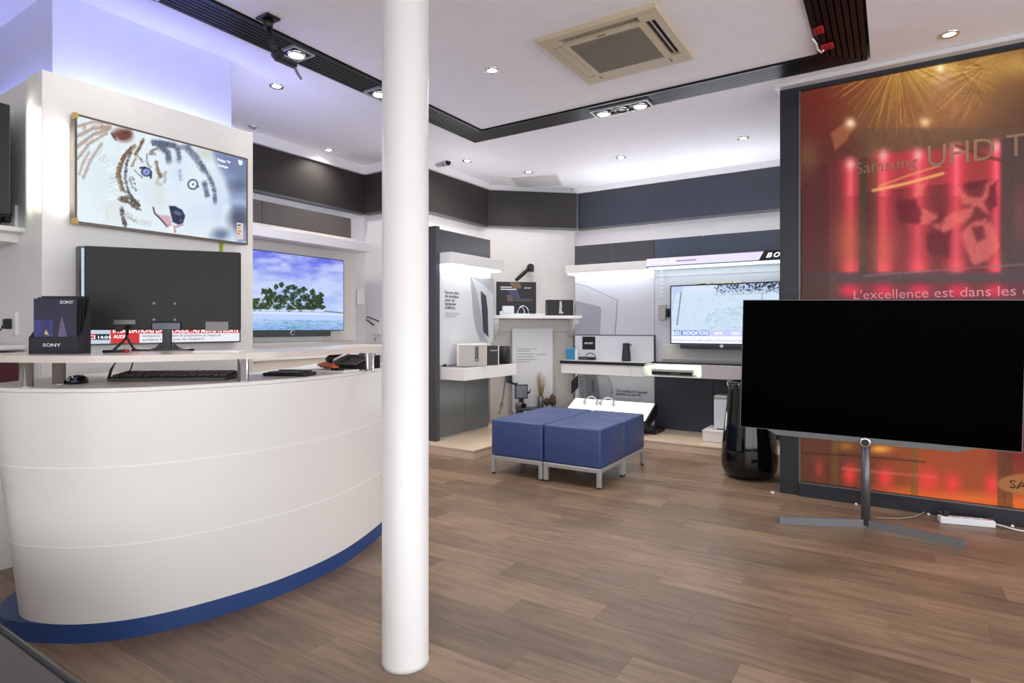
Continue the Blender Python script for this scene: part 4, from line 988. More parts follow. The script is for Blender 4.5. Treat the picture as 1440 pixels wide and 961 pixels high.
# ------------------------------------------------------------------ back wall units
GY = 6.38
def GP(x, y, e=0.): return P(x, y, Y=GY-e)
hu = thing('display_unit', 'white headphone display unit with a black edged shelf on the back wall', 'display unit', (-2.7, 6.55, PZ)); off = hu.location
xa, xb, xc, xd = -3.207, -2.221, -1.68, -.55
MB().box((xa, GY, PZ), (xb-.002, 6.80, 2.186)).build('carcass', M_wall, hu, off)
MB().box((xa, GY-.012, 1.953), (-2.74, GY, 2.186), .002).build('header_panel', M_greypanel, hu, off); MB().box((-2.734, GY-.012, 1.953), (xb-.003, GY, 2.186), .002).build('header_panel', M_greypanel, hu, off)
MB().box((xa, 6.13, 1.84), (xb-.004, GY, 1.93), .002).build('canopy', M_white, hu, off)
MB().box((xa+.01, 6.16, 1.826), (xb-.01, GY-.01, 1.839)).build('led_strip', M_led, hu, off)
light('canopy_light', 'AREA', Vector(((xa+xb)/2, 6.26, 1.815))-Vector(off), .7, (.9, .95, 1), hu, shape='RECTANGLE', size=.9, size_y=.12)
MB().box((xa, GY-.006, 1.755), (xb-.004, GY, 1.826)).build('light_board', M_white, hu, off)
MB().box((xa+.05, 6.44, 2.186), (xb-.05, 6.47, 2.196)).build('top_led_strip', M_led, hu, off)
strip_lamp('top_light', Vector(((xa+xb)/2, 6.5, 2.21))-Vector(off), (0, -.7, 1), (1, 0, 0), .9, .03, 6., (.88, .9, 1.), hu)
M_pb = mat('print_lilac', (214, 214, 222), .4)
MB().box((xa, GY-.006, .83), (xb-.004, GY, 1.752), .001).build('print_board', M_pb, hu, off)
def gpoly(pts, name, m, par, off, e=.0065): MB().ngon([GP(x, y, e) for x, y in pts], (0, -.0008, 0)).build(name, m, par, off)
Z1 = lambda x, y: (x/4.5+790, y/4.5+300)
gpoly([Z1(*p) for p in ((86,445),(160,460),(355,550),(340,772),(86,772))], 'printed_shape', mat('print_edge', (150, 150, 160), .4), hu, off, .006)
gpoly([Z1(*p) for p in ((86,449),(160,465),(349,552),(334,772),(86,772))], 'printed_shape', mat('print_lilac2', (208, 208, 216), .4), hu, off, .0071)
gpoly([Z1(*p) for p in ((86,555),(240,590),(250,600),(242,772),(86,772))], 'printed_shape', mat('print_grey2', (168, 168, 180), .4), hu, off, .0082)
MB().box((-3.2, 5.975, .80), (-2.193, GY-.006, .833), .003).build('shelf_top', M_black, hu, off)
MB().box((-3.19, 5.985, .8331), (-2.2, GY-.006, .836)).build('shelf_surface', mat('shelf_pale', (196, 194, 196), .3), hu, off)
MB().box((-3.19, 5.99, .69), (-2.35, GY-.006, .80), .002).build('shelf_front', M_white, hu, off); MB().box((-2.348, 5.99, .69), (-2.21, GY-.006, .80), .002).build('shelf_front', M_white, hu, off)
MB().box((-3.17, 6.30, .836), (-2.205, 6.33, 1.118), .001).build('shelf_back_panel', M_pb, hu, off)
MB().box((-3.175, 6.298, 1.118), (-2.2, 6.335, 1.126)).build('panel_edge', M_black, hu, off); MB().box((-2.205, 6.298, .836), (-2.196, 6.335, 1.126)).build('panel_edge', M_black, hu, off)
q0, q1 = P(819, 473.5, Y=6.299), P(837, 492, Y=6.299)
MB().box((q0.x, 6.297, q1.z), (q1.x, 6.3, q0.z)).build('logo_square', M_black, hu, off)
q = P(821.5, 484, Y=6.296); text('BOSE', .03, M_txtw, q, (1, 0, 0), U, hu, off, shear=.3, bold=.02, width=.115)
# lower headphone poster
MB().box((xa+.03, GY-.01, PZ), (xb-.005, GY, .69)).build('lower_poster', mat('poster_grey', (206, 206, 212), .4), hu, off)
Z4 = lambda x, y: (x/6.406+780, y/6.406+460)
def hp(pts, c_, e): gpoly([Z4(*p) for p in pts], 'printed_shape', mat('hp%s' % str(c_), c_, .4, var=.1, scale=20), hu, off, .0105+e)
hp(((150, 490), (212, 430), (215, 545), (150, 605)), (46, 44, 48), 0)
hp(((215,430),(375,432),(480,440),(512,500),(525,580),(510,700),(240,700),(222,580)), (150, 150, 156), .0005)
hp(((270,430),(370,432),(395,540),(400,690),(300,690),(280,560)), (128, 128, 134), .0012)
hp(((388,440),(475,442),(508,520),(515,600),(500,690),(420,690),(405,560)), (184, 184, 192), .0018)
hp(((330,475),(355,470),(362,560),(352,595),(335,590)), (96, 96, 102), .0019)
for k in range(9): hp(((222, 450+k*28), (268, 455+k*28), (270, 460+k*28), (223, 455+k*28)), (116, 116, 122), .0013)
q = P(*Z4(553, 585), Y=GY-.0115); text('Des meilleurs Casques', .045, M_txt, q, (1, 0, 0), U, hu, off, bold=.01, width=.37)
q = P(*Z4(553, 612), Y=GY-.0115); text('passent au sans fil.', .045, M_txt, q, (1, 0, 0), U, hu, off, bold=.015, width=.30)
for k in range(3):
    q = P(*Z4(556, 640+k*13), Y=GY-.011); MB().box((q.x, GY-.012, q.z), (q.x+.34-.05*k, GY-.0105, q.z+.006)).build('small_print', M_greyprint, hu, off)
# things on the headphone shelf
TZ = .836
q = P(820, 504, Z=TZ); q.y = min(q.y, 6.2)
t = thing('speaker', 'small bright blue cube speaker on the black edged shelf', 'speaker', (q.x, q.y, TZ), math.radians(12))
mb_ = mat('blue_speaker', (70, 150, 190), .5)
MB().box((-.055, -.04, 0), (.05, .04, .135), .008, 2).build('body', mb_, t); MB().box((-.05, -.043, .006), (.045, -.039, .125)).build('grille', mat('blue_cloth', (58, 132, 172), .8), t); MB().box((.052, -.03, 0), (.075, .05, .12), .003).build('white_card', M_white, t)
q = P(849, 504, Z=TZ); q.y = min(q.y, 6.2)
t = thing('audio_dock', 'flat small black audio device with a cable loop on the shelf', 'audio device', (q.x, q.y, TZ))
MB().box((-.1, -.04, 0), (.09, .04, .035), .004).build('body', M_black, t); MB().tube([(.04+.06*math.cos(k*math.pi/8), -.01, .03+.05*math.sin(k*math.pi/8)) for k in range(9)], .005).build('cable', M_black, t); MB().box((-.1, -.043, .01), (.02, -.04, .02)).build('display', M_gun, t)
q = P(897.5, 506, Z=TZ); q.y = min(q.y, 6.2)
t = thing('speaker', 'tapered dark grey portable speaker at the right end of the shelf', 'speaker', (q.x, q.y, TZ))
MB().lathe([(.05, 0), (.052, .01), (.046, .09), (.038, .17), (.037, .178)], seg=24).build('body', mat('charcoal', (44, 43, 45), .5), t); MB().lathe([(.038, .178), (.04, .184), (.04, .196), (.032, .2)], seg=20).build('cap', M_black, t); MB().tube([(.036, 0, .186), (.055, 0, .18), (.056, 0, .165)], .006).build('strap', M_black, t)
# tilted light table with headphones
lt = thing('light_table', 'tilted glowing white light table with headphones below the shelf', 'light table', (-2.72, 6.0, PZ)); off = lt.location
TXa, TXb = P(796, 575, Y=5.95).x, P(913, 575, Y=5.95).x
sec = lambda x: [(x, 5.86, .24), (x, 6.16, .385), (x, 6.2, .37), (x, 6.2, .25), (x, 5.9, .16)]
MB().ngon([Vector(p)-Vector(off) for p in sec(TXa)], (TXb-TXa, 0, 0)).build('housing', M_black, lt)
MB().ngon([Vector(p)-Vector(off) for p in ((TXa+.015, 5.858, .2415), (TXb-.015, 5.858, .2415), (TXb-.015, 6.158, .3865), (TXa+.015, 6.158, .3865))], (0, -.002, .005)).build('light_panel', mat('light_panel', (244, 252, 246), .4, emit=1.1), lt)
MB().box((TXa+.1, 6.0, PZ), (TXb+.05, 6.3, .13)).build('foot_plate', M_black, lt, off); MB().box((TXa+.3, 6.1, .12), (TXb-.3, 6.2, .25)).build('leg', M_black, lt, off)
light('panel_light', 'AREA', Vector(((TXa+TXb)/2, 5.96, .34))-Vector(off), 1.5, (.95, 1, .96), lt, shape='RECTANGLE', size=.8, size_y=.25, rot=(math.pi-math.radians(-22), 0, 0))
for k, (px_, lab) in enumerate(((831, 'clear silver headphones on the glowing table, left pair'), (854, 'clear silver headphones on the glowing table, right pair'))):
    x_ = P(px_, 570, Y=6.05).x
    t = thing('headphones', lab, 'headphones', (x_, 6.05, .345), 0)
    MB().tube([(.075*math.cos(j*math.pi/10), .02, .02+.07*math.sin(j*math.pi/10)) for j in range(11)], .008).build('headband', mat('silver_plastic', (170, 174, 174), .25, .5), t)
    for s in (-1, 1): MB().lathe([(.03, -.012), (.036, 0), (.03, .012)], (s*.075, .01, .02), 16, 'x').build('ear_cup', mat('silver_plastic', (170, 174, 174), .25, .5), t)

# television unit
tu = thing('display_unit', 'display unit with lit sign, soundbar shelf and dark doors around the flood news television', 'display unit', (-1.4, 6.55, PZ)); off = tu.location
MB().box((xb, GY, PZ), (xd, 6.80, 2.186)).build('carcass', mat('print_lilac', (214, 214, 222), .4), tu, off)
for a, b in ((xb+.003, -1.69), (-1.684, xd)): MB().box((a, GY-.012, 1.953), (b, GY, 2.186), .002).build('header_panel', mat('blue_header', (72, 82, 98), .4), tu, off)
MB().box((xb, 6.13, 1.86), (xd, GY, 1.95), .002).build('canopy', M_greypanel, tu, off)
MB().box((xb, 6.118, 1.865), (-1.0, 6.13, 1.945)).build('light_sign', mat('sign_lavender', (200, 196, 226), .4, emit=.75), tu, off)
q0 = P(1070, 372, Y=6.117)
MB().ngon([(q0.x-.02, 6.116, 1.86), (xd, 6.116, 1.86), (xd, 6.116, 1.95), (q0.x+.03, 6.116, 1.95)], (0, -.002, 0)).build('sign_end', M_black, tu, off)
q = P(1086, 369.5, Y=6.112); 
for k, ch in enumerate('BOSE'): text(ch, .062, mat('sign_white', (245, 245, 250), .5, emit=.9), (q.x-.06+k*.064, q.y, 1.884), (1, 0, 0), U, tu, off, shear=.35, bold=.03, width=.058, name='letter')
q = P(931, 374.5, Y=6.116); q.z = 1.905; MB().lathe([(.016, -.0005), (.016, .0005)], (q.x+.11, q.y, q.z), 16, 'y').build('sign_mark', M_txtl, tu, off); MB().ngon([(q.x, 6.116, q.z-.02), (q.x+.02, 6.116, q.z-.02), (q.x+.045, 6.116, q.z+.022), (q.x+.028, 6.116, q.z+.022)], (0, -.001, 0)).build('sign_mark', M_txtl, tu, off)
MB().box((q.x+.15, 6.115, q.z-.004), (q.x+.36, 6.117, q.z+.006)).build('sign_text_line', mat('sign_grey', (150, 150, 175), .5), tu, off)
MB().box((xb+.01, 6.16, 1.847), (xd, GY-.02, 1.858)).build('led_strip', mat('led_soft', (214, 234, 234), .5, emit=1.4), tu, off)
light('canopy_light', 'AREA', Vector((-1.5, 6.26, 1.84))-Vector(off), 1.0, (.85, .95, 1), tu, shape='RECTANGLE', size=1.2, size_y=.1)
MB().box((xb+.05, 6.44, 2.186), (xd-.05, 6.47, 2.196)).build('top_led_strip', M_led, tu, off)
strip_lamp('top_light', Vector(((xb+xd)/2, 6.5, 2.21))-Vector(off), (0, -.7, 1), (1, 0, 0), 1.4, .03, 9., (.86, .88, 1.), tu)
MB().box((xb, GY-.003, 1.765), (xd, GY, 1.77)).build('joint', M_greyprint, tu, off)
MB().box((xb, 6.02, .695), (-1.62, GY, .705), .001).build('niche_floor', M_white, tu, off); MB().box((xb, 6.02, .82), (-1.62, GY, .83), .001).build('niche_roof', M_white, tu, off)
MB().box((xb+.01, 6.36, .705), (-1.62, 6.375, .82)).build('niche_light', mat('niche_glow', (232, 250, 220), .5, emit=2.2), tu, off)
light('niche_lamp', 'AREA', Vector((-1.92, 6.3, .815))-Vector(off), 1.2, (.93, 1, .86), tu, shape='RECTANGLE', size=.5, size_y=.1)
MB().box((-1.618, 6.02, .695), (xd, GY, .83), .002).build('drawer', mat('drawer_lilac', (206, 200, 204), .4), tu, off)
MB().box((xb+.07, 6.06, .831), (xd, GY, .845), .002).build('glass_top', M_blackg, tu, off)
for a, b in ((xb+.004, -1.585), (-1.58, xd)): MB().box((a, GY-.02, PZ+.01), (b, GY, .69), .002).build('cabinet_door', M_bluegrey, tu, off)
MB().box((xb+.09, GY-.012, .86), (xd, GY, 1.02), .002).build('lower_board', mat('warm_board', (216, 214, 206), .4), tu, off)
q = P(932, 440, Y=GY-.02)
MB().box((q.x-.05, GY-.03, q.z-.08), (q.x+.035, GY, q.z+.09), .004).build('wall_plate', mat('plate_grey', (186, 182, 180), .5), tu, off); MB().box((q.x+.04, GY-.04, q.z-.05), (q.x+.075, GY, q.z+.045), .006).build('plug', M_black, tu, off)
for k in range(8): MB().box((q.x-.035, GY-.004, q.z+.17+k*.045), (q.x+.0, GY-.002, q.z+.20+k*.045)).build('printed_mark', M_txtw, tu, off)
q = P(978, 404, Y=GY-.01)
for k, ch in enumerate('SONY'): text(ch, .14, mat('gold_letters', (206, 192, 150), .3, .4), (q.x+k*.127, GY-.01, q.z-.05), (1, 0, 0), U, tu, off, ext=.01, width=.11, bold=.02, name='letter')

VY = 6.27
a = P(942.5, 401.8, Y=VY); b = P(1097.5, 395.6, Y=VY); c = P(942.5, 484, Y=VY)
x0, x1, z1, z0 = a.x, b.x, (a.z+b.z)/2, c.z
ft = thing('television', 'flood news television on the back wall, partly behind the big black screen', 'television', ((x0+x1)/2, VY+.02, z0), group='televisions'); off = ft.location
MB().box((x0, VY+.002, z0), (x1, VY+.04, z1), .004).build('housing', M_black, ft, off)
fr = MB()
for p_, q_ in (((x0, z0), (x1, z0+.012)), ((x0, z1-.012), (x1, z1)), ((x0, z0+.012), (x0+.012, z1-.012)), ((x1-.012, z0+.012), (x1, z1-.012))): fr.box((p_[0], VY-.004, p_[1]), (q_[0], VY+.004, q_[1]))
fr.build('bezel', mat('navy_bezel', (30, 32, 56), .3), ft, off)
MB().box((x0+.3, VY+.04, z0+.15), (x1-.3, GY, z1-.15)).build('wall_mount', M_black, ft, off)
MB().box((x0+.11, VY-.01, z0-.045), (x1, VY+.05, z0), .004).build('soundbar', M_bluegrey, ft, off)
q = P(1015, 487.5, Y=VY-.012); MB().lathe([(.02, .0), (.02, -.008), (.014, -.009)], (q.x, VY-.01, q.z), 18, 'y').build('logo_ring', M_chrome, ft, off)
pc = Pic((x0+.012, VY-.0005, z0+.012), (1, 0, 0), U, x1-x0-.024, z1-z0-.024, 240, 136)
pc.C[:] = (202, 220, 238); U_, V_ = pc.U, pc.V
n_ = pc.noise(.55, 31, .55); pc.mix(np.clip((n_-.5)*4, 0, 1)*.35, (170, 192, 214)); pc.mix(.5*(V_ < .12), (168, 186, 226)); pc.mix((V_ < .12)*(U_ > .12)*(U_ < .45)*.6, (226, 232, 246))
pc.mix((V_ < .2)*(U_ > .42)*np.clip((pc.noise(.5, 14)-.46)*9, 0, 1)*np.clip((.19-V_)*9, 0, 1), (52, 54, 72))
Q1 = lambda x, y: (x/5.34+910, y/5.34+320)
pc.stroke([Q1(255, 492), Q1(225, 730)], 1.6, (96, 108, 126), .85, 1, .3); pc.stroke([Q1(205, 495), Q1(190, 610)], 1.4, (170, 178, 206), .8, 1); pc.stroke([Q1(865, 495), Q1(868, 600)], 2.5, (150, 160, 182), .7, 2, 1)
pc.mix(((U_-.62)**2/.09+(V_-.62)**2/.06 < 1)*.35*np.clip((n_-.4)*3, 0, 1), (140, 164, 196))
pc.mix((V_ > .775)*(V_ < .87)*(U_ > .1), (196, 200, 244)); pc.mix((V_ > .775)*(V_ < .87)*(U_ > .1)*(U_ < .37), (120, 146, 210)); pc.mix((V_ > .77)*(V_ < .88)*(U_ > .02)*(U_ < .09), (150, 176, 214)); pc.mix((V_ > .88)*1., (236, 240, 252))
pc.mix((V_ > .94)*(V_ < .97)*(pc.noise(2.2, 40) > .52)*.6, (140, 150, 190)); pc.mix((V_ > .80)*(V_ < .845)*(U_ > .42)*(U_ < .50)*.8, (240, 240, 255)); pc.mix((V_ > .80)*(V_ < .845)*(U_ > .58)*(U_ < .66)*.8, (240, 240, 255))
pc.build('screen', mat_screen('flood_screen', 1.05), ft, off)
text('INONDATIONS', .06, M_txtl, (x0+.012+.115*(x1-x0), VY-.0015, z0+.012+.145*(z1-z0-.024)), (1, 0, 0), U, ft, off, bold=.0, width=.26)
text('LCI', .05, M_txtl, (x0+.03, VY-.0015, z0+.012+.145*(z1-z0-.024)), (1, 0, 0), U, ft, off, width=.06)
# player in the niche
q = P(930, 529, Y=6.05)
t = thing('disc_player', 'flat silver and black disc player in the glowing niche', 'disc player', (-1.93, 6.12, .705))
MB().box((-.21, -.09, .006), (.23, .14, .07), .004).build('case', mat('player_silver', (196, 204, 192), .3), t); MB().box((-.2, -.094, .012), (.22, -.089, .045)).build('front', M_black, t); MB().box((0, -.097, .022), (.1, -.093, .036)).build('display', M_gun, t)
# subwoofer on white plinth
t = thing('speaker_plinth', 'low white box on the wood platform carrying the white speaker', 'plinth', (-1.36, 6.04, PZ)); MB().box((-.21, -.14, 0), (.25, .2, .10), .003).build('body', M_white, t); MB().box((-.21, -.142, 0), (.25, -.14, .008)).build('shadow_gap', M_greyprint, t); MB().box((-.215, -.145, .10), (.255, .205, .115), .002).build('top', M_white, t)
t = thing('speaker', 'tall white box speaker with dark top line beside the black vase', 'speaker', (-1.36, 6.08, .20)); MB().box((-.125, -.09, .012), (.13, .15, .30), .004).build('body', mat('pale_blue_white', (222, 228, 236), .3), t); MB().box((-.125, -.09, .303), (.13, .15, .335), .004).build('top', M_alu, t); MB().box((-.12, -.085, .298), (.125, .145, .305)).build('seam', M_black, t); MB().box((-.1, -.08, 0), (.11, .12, .012)).build('foot', M_black, t)

# ------------------------------------------------------------------ tall black vase
t = thing('floor_vase', 'tall glossy black ceramic floor vase left of the big screen', 'vase', (-.975, 5.06, 0))
pr = [(.14, 0), (.185, .02), (.212, .08), (.216, .15), (.208, .26), (.19, .42), (.172, .58), (.165, .70), (.166, .765), (.158, .77), (.152, .75), (.155, .6), (.17, .4), (.18, .2), (.1, .06)]
MB().lathe(pr, seg=48).build('body', mat('vase_glaze', (10, 10, 14), .06, spec=.6), t)
MB().lathe([(.166, .764), (.163, .772), (.157, .772), (.155, .764)], seg=40, cap=False).build('rim', mat('rim_glaze', (60, 60, 66), .1), t)

# ------------------------------------------------------------------ blue ottoman cubes
CU = .49
RA = math.radians(1.0); fr_ = Vector((-1.815, 4.03, 0))
ax, ay = Vector((math.cos(RA), math.sin(RA), 0)), Vector((-math.sin(RA), math.cos(RA), 0))
def ottoman():
    t = thing('ottoman_cube', '', 'ottoman', group='blue cube seats pushed together')
    h = CU/2-.004
    o = MB().box((-h, -h, .15), (h, h, .448), .018, 3).build('cushion', M_navyv, t)
    for f in o.data.polygons: f.use_smooth = True
    MB().tube([(-h+.004, -h+.004, .43), (h-.004, -h+.004, .43), (h-.004, h-.004, .43), (-h+.004, h-.004, .43), (-h+.004, -h+.004, .43)], .004, 6).build('piping', M_navyv, t)
    for a, b in (((-h, -h), (h, -h)), ((-h, h), (h, h))): MB().box((a[0], a[1]-.0 if a[1] < 0 else a[1]-.03, .118), (b[0], a[1]+.03 if a[1] < 0 else a[1], .15), .002).build('frame_rail', M_alu, t)
    for x_ in (-h, h-.03): MB().box((x_, -h+.03, .118), (x_+.03, h-.03, .15), .002).build('frame_rail', M_alu, t)
    for sx in (-1, 1):
        for sy in (-1, 1):
            x0_, y0_ = (h-.033 if sx > 0 else -h), (h-.033 if sy > 0 else -h)
            lg = MB().box((x0_, y0_, .012), (x0_+.033, y0_+.033, .118), .002).build('leg', M_alu, t)
            MB().lathe([(.014, 0), (.014, .012)], (x0_+.0165, y0_+.0165, 0), 12).build('foot', M_black, lg)
    return t
ot = ottoman(); first = True
for i, j, lab in ((0, 0, 'navy vinyl cube seat nearest the big screen, front right of the four'), (1, 0, 'navy vinyl cube seat at the front left of the four'), (0, 1, 'navy vinyl cube seat at the back right of the four'), (1, 1, 'navy vinyl cube seat at the back left of the four')):
    p = fr_-ax*(CU*(i+.5)+(.004*i))+ay*(CU*(j+.5))
    if first: ot.location = p; ot.rotation_euler = (0, 0, RA); ot['label'] = lab; first = False
    else: dup(ot, p, RA+(.012 if (i, j) == (1, 1) else 0), lab)

# dark seat in the near left corner
t = thing('leather_seat', 'dark grey leather seat with piped edge in the near left corner', 'seat', (-1.9, .25, 0))
M_lea = mat('grey_leather', (62, 58, 60), .4, bump=.05, scale=12); M_pip = mat('dark_piping', (44, 42, 44), .4)
o = MB().box((-.75, -.35, .06), (.55, .305, .45), .02, 3).build('cushion', M_lea, t)
for f in o.data.polygons: f.use_smooth = True
MB().tube([(-.74, .298, .446), (.54, .298, .446), (.545, .29, .446), (.545, -.34, .446)], .009, 8).build('piping', M_pip, t)
for x_ in (-.35, .02): MB().box((x_, -.34, .4505), (x_+.004, .29, .4515)).build('seam', M_pip, t)
MB().box((-.7, -.3, 0), (.5, .26, .06)).build('base', M_black, t)

# ------------------------------------------------------------------ red display
rd = thing('glazed_display', 'floor to ceiling red and gold backlit display in a dark frame', 'display', (.4, 4.75, 0)); off = rd.location
RY = 4.71; rx0, rx1 = -.69, 1.75
g0 = P(1124, 400, Y=RY).x; gz1, gz0 = 2.905, .10
MB().box((rx0, RY-.03, 0), (g0, RY+.28, CZ-.03), .003).build('frame_post', M_frame, rd, off); MB().box((rx1-.09, RY-.03, 0), (rx1, RY+.28, CZ-.03), .003).build('frame_post', M_frame, rd, off)
MB().box((g0, RY-.03, gz1), (rx1-.09, RY+.28, CZ-.03), .003).build('frame_rail', M_frame, rd, off); MB().box((g0, RY-.05, 0), (rx1-.09, RY+.28, gz0), .003).build('frame_rail', M_frame, rd, off)
MB().box((g0-.0, RY-.036, gz0), (g0+.012, RY-.03, gz1)).build('glazing_bead', M_gun, rd, off); MB().box((g0, RY-.056, gz0-.006), (rx1-.09, RY-.05, gz0+.004)).build('glazing_bead', M_gun, rd, off)
MB().box((rx0-.03, RY-.10, CZ-.035), (rx1, RY+.02, CZ-.001), .004).build('top_trim', mat('trim_grey', (206, 204, 206), .4), rd, off)
MB().box((g0, RY+.03, gz0), (rx1-.09, RY+.28, gz1)).build('light_box', M_black, rd, off)
pw = rx1-.09-g0
pc = Pic((g0, RY+.0, gz0), (1, 0, 0), U, pw, gz1-gz0, 420, 420)
wx, wy = pc.noise(.07, 61)-.5, pc.noise(.07, 62)-.5; vx, vy = pc.noise(.35, 63)-.5, pc.noise(.35, 64)-.5
calm = 1-.75*np.clip((pc.Y-585)/30, 0, 1)
X_, Y_ = pc.X.copy(), pc.Y.copy(); XW, YW = X_+(10*wx+2*vx)*calm, Y_+(10*wy+2*vy)*calm
pc.C[:] = (92, 62, 56)
nA = pc.noise(.02, 21); nB = pc.noise(.12, 22, .05)
pc.glow(1150, 150, 60, 90, (104, 22, 26), .85); pc.glow(1215, 110, 70, 40, (120, 30, 26), .6)
pc.glow(1320, 95, 120, 75, (196, 146, 66), .95); pc.glow(1270, 165, 75, 40, (160, 110, 58), .7); pc.glow(1320, 92, 55, 26, (250, 212, 124), .9); pc.glow(1430, 90, 40, 20, (232, 188, 100), .7); pc.glow(1345, 150, 40, 40, (190, 120, 76), .6)
pc.mix(.25*nB, (120, 84, 50))
rs = random.Random(11)
def fan(cx, cy, a0, a1, r0, r1, n, cols, w=.9, al=.5):
    for k in range(n):
        a_ = math.radians(rs.uniform(a0, a1)); ra, rb = r0*rs.uniform(.5, 1.3), r1*rs.uniform(.7, 1.1); bend = rs.uniform(-6, 6)
        p0 = (cx+ra*math.cos(a_), cy-ra*math.sin(a_)); p1 = (cx+rb*math.cos(a_), cy-rb*math.sin(a_)); pm = ((p0[0]+p1[0])/2+bend*.4, (p0[1]+p1[1])/2-abs(bend)*.5)
        pc.stroke([p0, pm, p1], w, rs.choice(cols), al, 1.)
gold = [(216, 168, 86), (150, 104, 54), (120, 78, 44), (234, 190, 108)]
# red lamp light behind the film, painted in as a band with darker strips
band = np.clip((Y_-206)/10, 0, 1)*np.clip((396-Y_)/14, 0, 1)*np.clip((X_-1222)/16, 0, 1)*np.clip((1408-X_)/4, 0, 1)
top = 218-(X_-1230)*.13
pc.mix(band*(Y_ > top)*.8, (188, 62, 68)); pc.mix(np.clip((Y_-215)/20, 0, 1)*np.clip((396-Y_)/14, 0, 1)*(X_ < 1228)*.6, (120, 44, 46))
pc.mix((Y_ > 180)*(Y_ < top)*np.clip((X_-1200)/20, 0, 1)*.55, (112, 84, 66))
fan(1262, 82, -165, -15, 10, 100, 150, gold, .7, .42); fan(1385, 95, 140, 250, 6, 84, 110, gold, .7, .42); fan(1350, 100, -60, 190, 6, 55, 70, gold, .7, .4); fan(1275, 130, -120, -50, 10, 110, 34, [(176, 84, 58), (140, 66, 46), (200, 120, 70)], 1., .22); fan(1385, 130, -200, -120, 4, 40, 26, [(120, 84, 52), (150, 110, 66)], .7, .5)
dark = (X_ > 1200+(Y_-272)*.0)*(Y_ > 272-(X_-1200)*.105)*(Y_ < 384)
pc.mix(dark*.55*(1-.35*nB), (74, 30, 36))
for x, yt, w_, s_ in ((1196, 225, 12, .85), (1242, 213, 14, .85), (1291, 212, 15, .85), (1345, 205, 12, .95), (1401, 200, 9, .95)):  # glow of the red lamps painted as soft columns
    vert = np.clip((Y_-yt+8)/16, 0, 1)*np.clip((394-Y_)/12, 0, 1)
    pc.mix(s_*vert*np.exp(-((X_-x)/w_)**2)*np.where(Y_ > 276, .72, .9), (255, 78, 98)); pc.mix(.4*vert*np.exp(-((X_-x)/(w_*.35))**2)*np.where(Y_ > 276, .4, .9), (255, 160, 165))
    pc.glow(x, 376, 12, 12, (255, 96, 104), .7); pc.glow(x, yt+6, 7, 8, (255, 190, 186), .75)
    pc.glow(x, 408, 13, 8, (226, 44, 84), .8)
for x0_, x1_, al in ((1208, 1219, .8), (1222, 1234, .35)): pc.mix(al*(X_ > x0_)*(X_ < x1_)*(Y_ > 222)*(Y_ < 388), (74, 66, 44))
pc.stroke([(1228, 268), (1275, 258), (1326, 244)], 4, (250, 196, 120), .85, 3); pc.stroke([(1236, 262), (1280, 246), (1322, 233)], 2.4, (244, 176, 100), .75, 2.5)
pc.glow(1192, 340, 18, 35, (196, 110, 72), .6); pc.glow(1245, 350, 22, 30, (206, 110, 76), .45)
pc.X, pc.Y = XW, YW
for pts in (((1345,262),(1362,275),(1378,278),(1386,262),(1393,256),(1390,275),(1384,285),(1388,300),(1372,292),(1352,286)), ((1318,320),(1335,300),(1370,290),(1364,305),(1345,318),(1326,326)), ((1352,330),(1365,312),(1388,306),(1400,322),(1404,350),(1392,365),(1372,372),(1356,352)), ((1282,300),(1300,296),(1330,306),(1318,322),(1298,316)), ((1290,262),(1302,255),(1298,275),(1285,280))):
    pc.poly(pts, (236, 122, 114), .7, 6)
for pts in (((1322,300),(1332,304),(1322,318),(1308,318)), ((1368,318),(1384,316),(1386,336),(1374,342)), ((1358,262),(1372,268),(1380,258),(1364,256)), ((1303,330),(1336,326),(1334,362),(1306,358)), ((1262,284),(1290,282),(1296,312),(1264,314)), ((1388,270),(1400,256),(1402,290),(1392,296))):
    pc.poly(pts, (104, 26, 40), .75, 6)
pc.X, pc.Y = X_, Y_
pc.stroke([(1345, 205), (1385, 220), (1410, 226)], 5, (96, 54, 46), .7, 3)
pc.mix(np.clip((X_-1406)/4, 0, 1)*(Y_ > 195)*(Y_ < 700)*.85, (88, 68, 68)); pc.glow(1436, 300, 14, 40, (150, 84, 84), .5)
pc.mix(np.clip((Y_-381)/5, 0, 1)*np.clip((398-Y_)/6, 0, 1)*.85, (86, 70, 78)); pc.stroke([(1215, 388), (1320, 380), (1440, 372)], 2.5, (150, 116, 122), .6, 2)
pc.mix(np.clip((Y_-396)/4, 0, 1)*np.clip((X_-1185)/20, 0, 1)*(Y_ < 440)*.35, (150, 34, 64))
for x in (1196, 1245, 1296, 1350, 1400): pc.glow(x, 410, 15, 9, (232, 52, 86), .75)
pc.mix((X_ < 1128)*(Y_ > 265)*.7, (44, 38, 44)); pc.mix((X_ < 1165)*(X_ > 1128)*(Y_ > 230)*.35, (64, 34, 36))
pc.poly([(1168, 187), (1192, 170), (1205, 174), (1188, 200), (1174, 212)], (176, 110, 76), .7, 4); pc.glow(1196, 173, 7, 7, (255, 226, 196), .95); pc.glow(1301, 172, 8, 7, (255, 214, 160), .9); pc.glow(1322, 96, 5, 5, (255, 250, 225), .9); pc.glow(1137, 220, 14, 26, (130, 100, 66), .6); pc.glow(1230, 230, 8, 30, (150, 110, 64), .4)
